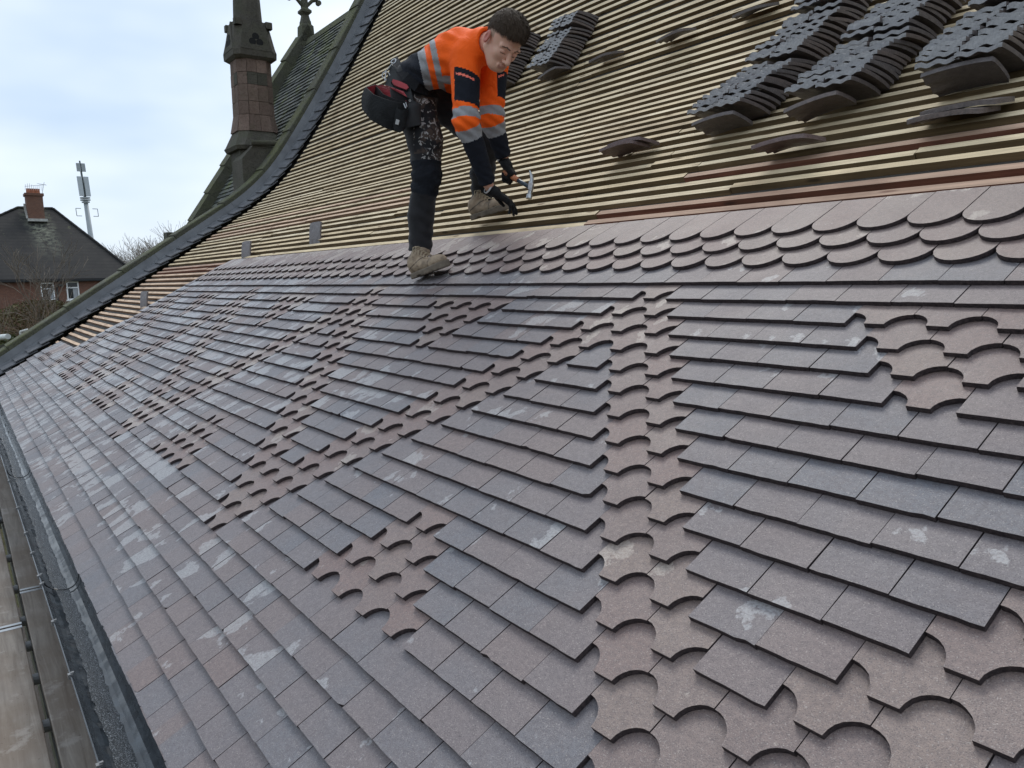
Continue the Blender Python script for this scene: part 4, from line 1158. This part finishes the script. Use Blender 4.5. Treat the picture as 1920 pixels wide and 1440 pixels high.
def jreg(c):
    m = np.zeros(len(c), int); t = tpar(c)
    m[t < -.018] = 1; m[(t > -.020) & (t < .024)] = 2
    m[(t > .056) & (t < .088)] = 2; m[(t > .02) & (t < .20) & (((c - at(820, 181, 4.35)) @ CAMD) > 0)] = 2
    dT = torso(c)
    for k_, (s, e, w_) in enumerate(((shR, elR, wrR), (shL, elL, wrL))):
        tu, du = seg(c, s, e); tl, dl = seg(c, e, w_); Lu = np.linalg.norm(e - s)
        arm = ((np.minimum(du, dl) < .105) & (dT > .012)) | (dl < .09)
        upper = arm & ((du <= dl) | (tl < 0)); low = arm & ~upper
        m[upper] = 0; x = (c - s) @ CAMR
        m[upper & (tu > Lu - .055) & (tu < Lu - .004)] = 2
        m[low] = 1; m[low & (tl < .032)] = 0; m[low & (tl > .026) & (tl < .090)] = 2
        if k_ == 0:
            top = .085 + .35 * (x + .02)
            pan = (x > -.052) & (tu > top) & (tu < Lu - .080 + .2 * x) & (((c - s) @ CAMF) < .03)
            arm2 = arm | (du < .10)
            m[arm2 & pan] = 1; m[arm2 & (x > -.045) & (x < .05) & (np.abs(tu - top - .034) < .0055) & (((c - s) @ CAMF) < .0)] = 3
        else:
            m[upper & (x > .022) & (tu > .06) & (tu < .20)] = 1; m[upper & (x > .03) & (x < .06) & (np.abs(tu - .09 + .6 * (x - .04)) < .005)] = 3
    return m
lo, hi = bbox([hipR, hipL, shR, shL, elR, elL, wrR, wrL, H0 - hU * .05], .14)
nets_obj('jacket', jacket, lo, hi, .0065, [M_OR, M_NAVY, M_GREY, M_PINK], person, jreg)

# --- trousers
def legd(P, L, r):
    d = 1e9
    for i in range(4):
        q = cap(P, L[i], L[i + 1], r[i], r[i + 1]); d = q if i == 0 else smin(d, q, .03)
    return d - armfold(P, L[2], .008, 95) - armfold(P, L[3], .005, 80) - armfold(P, L[4], .005, 90)
def trousers(P):
    d = legd(P, legR, [.118, .098, .080, .072, .068]); d = smin(d, legd(P, legL, [.115, .096, .080, .072, .068]), .03)
    d = smin(d, cap(P, at(774, 168, 4.42), at(822, 172, 4.58), .118, .108), .05)
    d = smin(d, cap(P, at(771, 150, 4.42), at(774, 185, 4.42), .10, .115), .05)
    d -= folds(P, .003)
    for L, m_ in ((legR, .0), (legL, .0)):
        n = (L[4] - L[3]) / np.linalg.norm(L[4] - L[3]); dd = (P - L[4]) @ n; near = np.linalg.norm(P - L[4], axis=1) < .16
        d = np.where(near, smax(d, dd - .004, .006), d); d = np.where(near, smax(d, -cap(P, L[4] - n * .03, L[4] + n * .06, .056), .004), d)
    return d
tg = G('black_trousers', .85, .2); spl = tg.noise(26, 3, .55, None, 1.2)
tg.col(tg.ramp(tg.noise(12, 4), (.3, (.013, .013, .015)), (.7, (.024, .023, .025)))).bump(tg.math('ADD', tg.noise(14, 4, .6), tg.math('MULTIPLY', tg.noise(300, 2), .2)), .35, .012)
tg.b.inputs['Sheen Weight'].default_value = .15; M_TR = tg.m; M_TRN = fabric('navy_knee_panel', (.011, .013, .018), .8, .2, .4)
pg = G('paint_splashed_cloth', .8, .2); sp_ = pg.noise(34, 4, .6, None, .8); pg.col(pg.mix(pg.ramp(sp_, (.575, 0.0), (.60, .9)), pg.mix(pg.ramp(pg.noise(17, 4), (.5, 0.0), (.6, .6)), (.018, .018, .02), (.10, .07, .055)), (.42, .41, .40))); M_PAINT = pg.m
def treg(c):
    m = np.zeros(len(c), int); t, d = seg(c, legR[1], legR[2]); side = (c - legR[1]) @ CAMR
    t0, d0 = seg(c, legR[0], legR[1]); m[(t0 > .02) & (d0 < .13) & (((c - legR[0]) @ CAMR) > .012) & (t < .12)] = 1
    m[(t > 0.03) & (t < .13) & (d < .12) & (side > -.01)] = 1
    tk, dk = seg(c, legR[2], legR[3]); m[(np.abs(tk) < .12) & (dk < .12) & (tk < .095) & (t > .125)] = 2
    return m
lo, hi = bbox([at(760, 150, 4.4), hipR, hipL, legR[4], legR[1], legL[1], legL[2], legL[4], at(770, 150, 4.4)], .15)
nets_obj('trousers', trousers, lo, hi, .0068, [M_TR, M_PAINT, M_TRN], person, treg)

# --- boots
def boot(foot_u, foot_s, yaw, toe_up, name_lab, ankle):
    X, S, Nn = [np.array(q) for q in frame(0)]
    F_ = X * math.cos(yaw) + S * math.sin(yaw); F_ = F_ * math.cos(toe_up) + Nn * math.sin(toe_up); F_ /= np.linalg.norm(F_)
    W_ = np.cross(UPW * .6 + Nn * .4, F_); W_ /= np.linalg.norm(W_); U_ = np.cross(F_, W_)
    o = np.array(RP(foot_u, foot_s, .004)); A = [F_, W_, U_]
    def pt(f, w_, u): return o + (F_ * f + W_ * w_ + U_ * u) * 1.0
    def up(P):
        d = cap(P, pt(.042, 0, .055), pt(.225, 0, .042), .040, .038, (W_, .86))
        d = smin(d, cap(P, pt(.055, 0, .085), pt(.170, 0, .060), .041, .034), .025)
        d = smin(d, ell(P, pt(.245, 0, .046), A, [.056, .050, .036]), .02)
        d = smin(d, cap(P, pt(.052, 0, .09), ankle + (ankle - pt(.06, 0, .09)) * .15, .043, .050), .028)
        d = smax(d, -cap(P, pt(.175, -.05, .105), pt(.175, .05, .105), .022), .02)
        q = (P - o); f = q @ F_; u = q @ U_
        d = d + .0016 * np.sin(f * 130 - u * 60) * (f > .09) * (f < .20) * (u > .06)
        return smax(d, -(q @ U_) + .026, .004)
    def sole(P):
        q = P - o; f, w_, u = q @ F_, q @ W_, q @ U_
        wd = .043 + .010 * np.sin(np.clip((f - .05) / .26, 0, 1) * math.pi) ; dx = np.maximum(np.abs(f - .150) - .10, 0)
        r = np.sqrt(dx ** 2 + np.maximum(np.abs(w_) - (wd - .04), 0) ** 2) - .052
        lug = .004 * (np.sin(f * 210) > .2) * (u < .010); arch = np.where((f > .095) & (f < .135), .010, 0)
        zb = smax(u - .034 - .006 * np.clip((f - .2) / .1, 0, 1), (arch + lug) - u, .003)
        return smax(r, zb, .004)
    def tongue(P): return smax(cap(P, pt(.085, 0, .115), ankle + F_ * .03, .036, .040), (P - ankle) @ (ankle - pt(.06, 0, .09)) / np.linalg.norm(ankle - pt(.06, 0, .09)) - .01, .01)
    lo, hi = bbox([pt(0, 0, 0), pt(.30, 0, 0), ankle], .09)
    def reg(c):
        q = c - o; f, u = q @ F_, q @ U_; m = np.zeros(len(c), int)
        m[(np.abs(u - (.062 + .35 * (f - .05))) < .0028) & (f < .19) & (f > .0)] = 1
        m[(np.abs(f - .205 - .3 * (u - .05)) < .0024)] = 1; m[(np.abs(u - .135) < .006) & (f < .06)] = 1
        return m
    b = nets_obj('boot', lambda P: smin(up(P), tongue(P), .012), lo, hi, .0042, [M_BOOT, M_BOOTD], person, reg)
    b['label'] = name_lab
    nets_obj('sole', sole, lo, hi, .0042, M_SOLE, b)
    lc = MB()
    for i in range(6):
        f = .185 - .019 * i; u = .093 + .011 * i; sgn = 1 if i % 2 else -1
        lc.path([Vector(pt(f + .004, -.030, u - .010)), Vector(pt(f, -.012, u + .004 + .003 * i)), Vector(pt(f - .006, .014, u + .006 + .003 * i)), Vector(pt(f - .004, .032, u - .010))], [.0028] * 4, 6)
    for sgn in (-1, 1):
        k = pt(.085, 0, .165); lc.path([Vector(k + W_ * .02 * sgn * math.sin(a) + F_ * (.016 + .012 * math.sin(a * 2)) - U_ * .03 * (1 - math.cos(a)) * .6) for a in np.linspace(0, 2.6, 7)], [.0028] * 7, 6)
    lc.build('laces', simple('tan_laces', (.36, .29, .20), .8, .2), b)
    return b
M_BOOT = simple('dusty_tan_leather', (.30, .225, .155), .8, .38, 26, .5); M_BOOTD = simple('boot_seams', (.07, .05, .035), .85, .2); M_SOLE = simple('rubber_sole', (.155, .125, .095), .85, .3, 20, .3)
boot(-2.05, .150, .22, .10, 'tan lace-up boot standing on the tiles', at(788, 474, 4.475))
boot(-2.22, .795, .18, .04, 'tan lace-up boot on the battens above', at(902, 376, 4.875))

# --- gloved hands
M_GLOVE = fabric('black_knit_glove', (.012, .012, .013), .75, .3, .3); M_CUFFW = simple('white_glove_hem', (.62, .62, .62), .8, .1)
def glove(wr, kn, nrm, curls, thumb, spread=.021, sc=1.0, lab=None):
    """wr wrist, kn middle knuckle, nrm back-of-hand normal; curls per finger = 3 bend angles"""
    D = kn - wr; D /= np.linalg.norm(D); nrm = nrm - D * (nrm @ D); nrm /= np.linalg.norm(nrm); W_ = np.cross(D, nrm)
    L0 = np.linalg.norm(kn - wr); caps = []
    for i, cu in enumerate(curls):
        w_ = (i - 1.5) * spread * sc; base_ = kn + W_ * w_ - D * (.006, .0, .004, .014)[i] * sc
        ln = [.046, .051, .047, .037][i] * sc; d = D.copy(); p = base_; r = (.0102, .0105, .0100, .0090)[i] * sc; a = 0
        d = D + W_ * (i - 1.5) * .05; d /= np.linalg.norm(d)
        for j, (b, f) in enumerate(zip(cu, (1, .66, .52))):
            a += b; dd = d * math.cos(a) - nrm * math.sin(a); q = p + dd * ln * f; caps.append((p, q, r, r * .93)); p = q; r *= .93
    tb = wr + D * L0 * .28 + W_ * (-1.7) * spread * sc - nrm * .012; p = tb
    for dd, l_, r in thumb:
        dv = D * dd[0] + W_ * dd[1] + nrm * dd[2]; dv /= np.linalg.norm(dv); q = p + dv * l_ * sc; caps.append((p, q, r * sc, r * sc * .92)); p = q
    A = [D, W_, nrm]; pc = wr + D * L0 * .58
    def fn(P):
        d = rbox(P, pc, A, [L0 * .50, .042 * sc, .0165 * sc], .014); d = smin(d, cap(P, wr - D * .02, wr + D * .03, .031, .031), .02)
        d = smin(d, ell(P, wr + D * L0 * .42 - W_ * .026 * sc - nrm * .010, A, [.034, .018, .017]), .012)
        for j, (a, b, ra, rb) in enumerate(caps): d = smin(d, cap(P, a, b, ra, rb), .0055 if j % 3 else .010)
        return smax(d, -((P - wr) @ D) - .018, .002)
    lo, hi = bbox([wr, kn] + [c[1] for c in caps] + [c[0] for c in caps], .045)
    g = nets_obj('glove', fn, lo, hi, .0030, M_GLOVE, person)
    if lab: g['label'] = lab
    rg = MB(); x = Vector(W_); y = Vector(nrm); c = Vector(wr - D * .016); secs = []
    n = 20; secs = [[c + Vector(D) * z + (x * math.cos(2 * math.pi * i / n) + y * math.sin(2 * math.pi * i / n)) * r for i in range(n)] for z, r in ((-.005, .031), (-.005, .0335), (.004, .0335), (.004, .031))]
    rg.ring(secs, caps=False); rg.build('hem', M_CUFFW, g, True)
    return g, (D, W_, nrm, kn, caps)
wR_ = at(920, 355, 4.19); kR = at(951, 375, 4.245)
glove(wR_, kR, cv(.55, -.75, .35), [(.05, .35, .20), (.12, .38, .22), (.22, .45, .30), (.35, .55, .35)],
      [((.95, -.10, -.38), .046, .0125), ((1, .12, -.28), .034, .0108), ((1, .2, -.2), .024, .0095)], .0205, .98, 'black gloved hand steadying the tile')
wL_ = at(945, 301, 4.37); kL = at(962, 328, 4.37)
hand_n = cv(.80, -.45, .35)
glove(wL_, kL, hand_n, [(1.05, 1.35, .9), (1.1, 1.4, .95), (1.15, 1.4, .95), (1.15, 1.4, .95)],
      [((.55, -.35, -.75), .044, .0125), ((.75, .45, -.55), .034, .011), ((.3, .8, -.2), .024, .0098)], .0205, .98, 'black gloved hand gripping the hammer')

# --- tool pouch and belt
M_POUCH = simple('black_canvas_pouch', (.011, .0115, .012), .85, .5, 14, .5, bsc=60, spec=.2); M_REDL = simple('red_lining', (.34, .035, .045), .6, .3, 20, .3)
M_HOLD = simple('worn_pouch_panel', (.020, .021, .022), .8, .3, 14, .3)
belt = None
bm = MB()
bp = [at(x, y, d) for x, y, d in ((739, 112, 4.52), (748, 128, 4.36), (762, 146, 4.27), (782, 164, 4.25), (800, 172, 4.30), (818, 176, 4.40))]
secs = []
for i, p in enumerate(bp):
    t = bp[min(i + 1, 5)] - bp[max(i - 1, 0)]; t /= np.linalg.norm(t); nn = cv(-.1, .1, 1); nn = nn - t * (nn @ t); nn /= np.linalg.norm(nn); b = np.cross(t, nn)
    secs.append([Vector(p + b * .026 + nn * .0), Vector(p + b * .026 + nn * .006), Vector(p - b * .026 + nn * .006), Vector(p - b * .026)])
bm.ring(secs); belt = bm.build('tool_belt', M_BLK, person); 
def slab(corners, depth, th, mat, name, parent, bulge=0, nrm=None):
    """soft panel through four pixel corners at given distances"""
    n = 8; mb = MB(); C4 = [at(x, y, d) for (x, y), d in zip(corners, depth)]
    nn = nrm if nrm is not None else cv(0, 0, 1); vs = []
    for k in (1, 0):
        for i in range(n + 1):
            for j in range(n + 1):
                a, b = i / n, j / n; p = (C4[0] * (1 - a) + C4[1] * a) * (1 - b) + (C4[3] * (1 - a) + C4[2] * a) * b
                vs.append(Vector(p + nn * (bulge * math.sin(math.pi * a) * math.sin(math.pi * b) ** .6 + k * th)))
    M_ = (n + 1) ** 2; fs = []
    for i in range(n):
        for j in range(n):
            a = i * (n + 1) + j; fs.append((a, a + 1, a + n + 2, a + n + 1)); fs.append((M_ + a, M_ + a + n + 1, M_ + a + n + 2, M_ + a + 1))
    for i in range(n):
        for (a, b) in ((i * (n + 1), (i + 1) * (n + 1)), (i * (n + 1) + n, (i + 1) * (n + 1) + n), (i, i + 1), (n * (n + 1) + i, n * (n + 1) + i + 1)): fs.append((a, b, M_ + b, M_ + a))
    mb.add(vs, fs, 0, .5); return mb.build(name, mat, parent, True)
# back plate with its red pocket, two big bag pockets, hanging flap, knife holster
slab([(735, 118), (766, 150), (776, 190), (722, 160)], [4.40, 4.28, 4.24, 4.34], .008, M_HOLD, 'back_plate', belt)
def pocket(rim, bot, name, lining=True, mat=None, parent=None):
    """open bag: rim = list of (x,y,d) round the mouth, bot = matching points round the bottom"""
    R_ = [at(*q) for q in rim]; B_ = [at(*q) for q in bot]; c = np.mean(R_, 0); n = len(R_); mb = MB(); lv = 6; secs = []
    cb = np.mean(B_, 0)
    for k in range(lv + 1):
        t = k / lv; g = 1 + .10 * math.sin(math.pi * t)
        secs.append([Vector((r * (1 - t) + b * t - (c * (1 - t) + cb * t)) * g + (c * (1 - t) + cb * t)) for r, b in zip(R_, B_)])
    mb.ring(secs[::-1], 0, .5, caps=False); mb.add([Vector(b) for b in B_], [tuple(range(n))], 0)
    ins = [[Vector((np.array(p) - cc) * .95 + cc) for p in s_] for s_, cc in ((secs[0], c), (secs[3], c * .5 + cb * .5))]
    mb.ring([secs[0], ins[0]], 0, .5, caps=False)
    o = mb.build(name, mat or M_POUCH, parent or belt, True)
    if lining:
        m2 = MB(); m2.ring(ins, 0, .5, caps=False); m2.add(ins[1], [tuple(range(n))], 0); m2.build('lining', M_REDL, o, True)
    return o
pocket([(685, 163, 4.34), (703, 158, 4.42), (730, 168, 4.40), (756, 184, 4.33), (768, 193, 4.24), (748, 193, 4.20), (722, 186, 4.19), (700, 177, 4.24)],
       [(679, 205, 4.36), (695, 205, 4.44), (725, 215, 4.42), (752, 232, 4.36), (764, 238, 4.28), (750, 249, 4.22), (722, 240, 4.20), (695, 225, 4.25)], 'pouch_pocket')
pocket([(704, 160, 4.42), (716, 158, 4.45), (742, 170, 4.40), (770, 186, 4.31), (766, 191, 4.25), (742, 187, 4.28), (718, 176, 4.32)],
       [(706, 200, 4.42), (716, 200, 4.45), (742, 215, 4.40), (765, 225, 4.31), (762, 228, 4.25), (742, 222, 4.28), (718, 212, 4.32)], 'inner_pocket')
rp = MB(); cpt = at(750, 157, 4.27); ang = [(-.034, -.016), (.0, -.006), (.040, .014), (.050, .030), (.036, .042), (.006, .030), (-.028, .016), (-.040, -.002)]
pts = [Vector(cpt + CAMR * a * 1.05 + CAMD * b * 1.0 - CAMF * (.006 + .005)) for a, b in ang]
rp.ring([[p - Vector(CAMF) * .0 for p in pts], [p - Vector(CAMF) * .014 for p in pts]]); rp.build('red_pocket', M_REDL, belt)
rp = MB(); pts2 = [pts[0].lerp(pts[0], 0)]; rim_ = [Vector(cpt + (CAMR * a * 1.05 + CAMD * b * 1.0) * 1.14 - CAMF * .008) for a, b in ang]; rp.path(rim_ + [rim_[0]], [.0035] * 9, 6); rp.build('pocket_binding', M_BLK, belt)
slab([(729, 163), (757, 172), (764, 183), (722, 160)], [4.30, 4.24, 4.235, 4.31], .006, M_REDL, 'red_flap', belt, .01)
slab([(768, 186), (789, 196), (790, 234), (752, 243)], [4.235, 4.25, 4.24, 4.22], .008, M_HOLD, 'holster_flap', belt, .018)
pocket([(744, 196, 4.20), (752, 192, 4.22), (766, 198, 4.20), (766, 206, 4.17), (754, 208, 4.16), (745, 203, 4.17)],
       [(737, 238, 4.20), (744, 236, 4.22), (756, 240, 4.20), (757, 246, 4.17), (748, 248, 4.16), (739, 244, 4.17)], 'knife_pouch', False)
mt = MB()
def ringm(mb, c, ax, r, tr, n=14):
    ax = Vector(ax).normalized(); x = ax.orthogonal().normalized(); y = ax.cross(x); c = Vector(c); pts = [c + x * r * math.cos(2 * math.pi * i / n) + y * r * math.sin(2 * math.pi * i / n) for i in range(n + 1)]; mb.path(pts, [tr] * (n + 1), 6)
ringm(mt, at(738, 115, 4.34), cv(-.3, -.3, .8), .015, .004); mt.tube(at(735, 121, 4.34), at(727, 131, 4.36), .005, n=8); ringm(mt, at(724, 142, 4.35), cv(.2, 0, 1), .022, .003)
mt.tube(at(724, 131, 4.35), at(722, 152, 4.35), .0035, n=6)
mt.build('hammer_loop', M_METAL, belt)
mt = MB(); mt.tube(at(757, 194, 4.165), at(761, 203, 4.16), .004, n=6); mt.tube(at(761, 192, 4.165), at(763, 200, 4.16), .003, n=6); mt.tube(at(768.5, 188.5, 4.225), at(768.5, 188.5, 4.215), .007, n=10); mt.build('rivets', M_METAL, belt)
mt = MB(); c = at(745, 229, 4.145); mt.box(c, CAMR * .009 + CAMD * .003, CAMD * .013 - CAMR * .003, CAMF * .002); mt.build('tag', simple('grey_tag', (.35, .35, .34), .7, .1), belt)

# --- hammer
hmr = empty('claw_hammer', tuple(at(975, 343, 4.34))); tag(hmr, 'claw hammer with dark handle and orange grip held in the far glove', 'hammer')
g0 = at(946, 322, 4.385); g1 = at(971, 338, 4.35); g2 = at(993, 351, 4.32)
M_GRIP = simple('orange_brown_grip', (.50, .19, .09), .6, .2); M_HAND = simple('dark_blue_handle', (.05, .07, .09), .35, .2)
mb = MB(); mb.tube(g0, g1, .017, .0155, 12); mb.build('grip', M_GRIP, hmr, True)
mb = MB(); mb.tube(g1, g2, .0125, .011, 12); mb.build('handle', M_HAND, hmr, True)
hv = at(991, 372, 4.31) - at(999, 326, 4.33); hv /= np.linalg.norm(hv); hc = at(995.5, 350, 4.32); fw = (g2 - g1) / np.linalg.norm(g2 - g1); sd_ = np.cross(hv, fw); sd_ /= np.linalg.norm(sd_)
mb = MB(); mb.tube(hc + hv * .020, hc + hv * .050, .0125, .0125, 12); mb.tube(hc + hv * .050, hc + hv * .072, .0165, .017, 14); mb.box(hc, hv * .024, fw * .014, sd_ * .013)
for s_ in (-1, 1):
    pts = [hc - hv * .015 + sd_ * .004 * s_, hc - hv * .045 + sd_ * .008 * s_ - fw * .002, hc - hv * .068 + sd_ * .012 * s_ - fw * .012, hc - hv * .080 + sd_ * .014 * s_ - fw * .022]
    mb.path([Vector(q) for q in pts], [.011, .009, .007, .004], 8)
mb.build('head', M_STEEL, hmr, False)
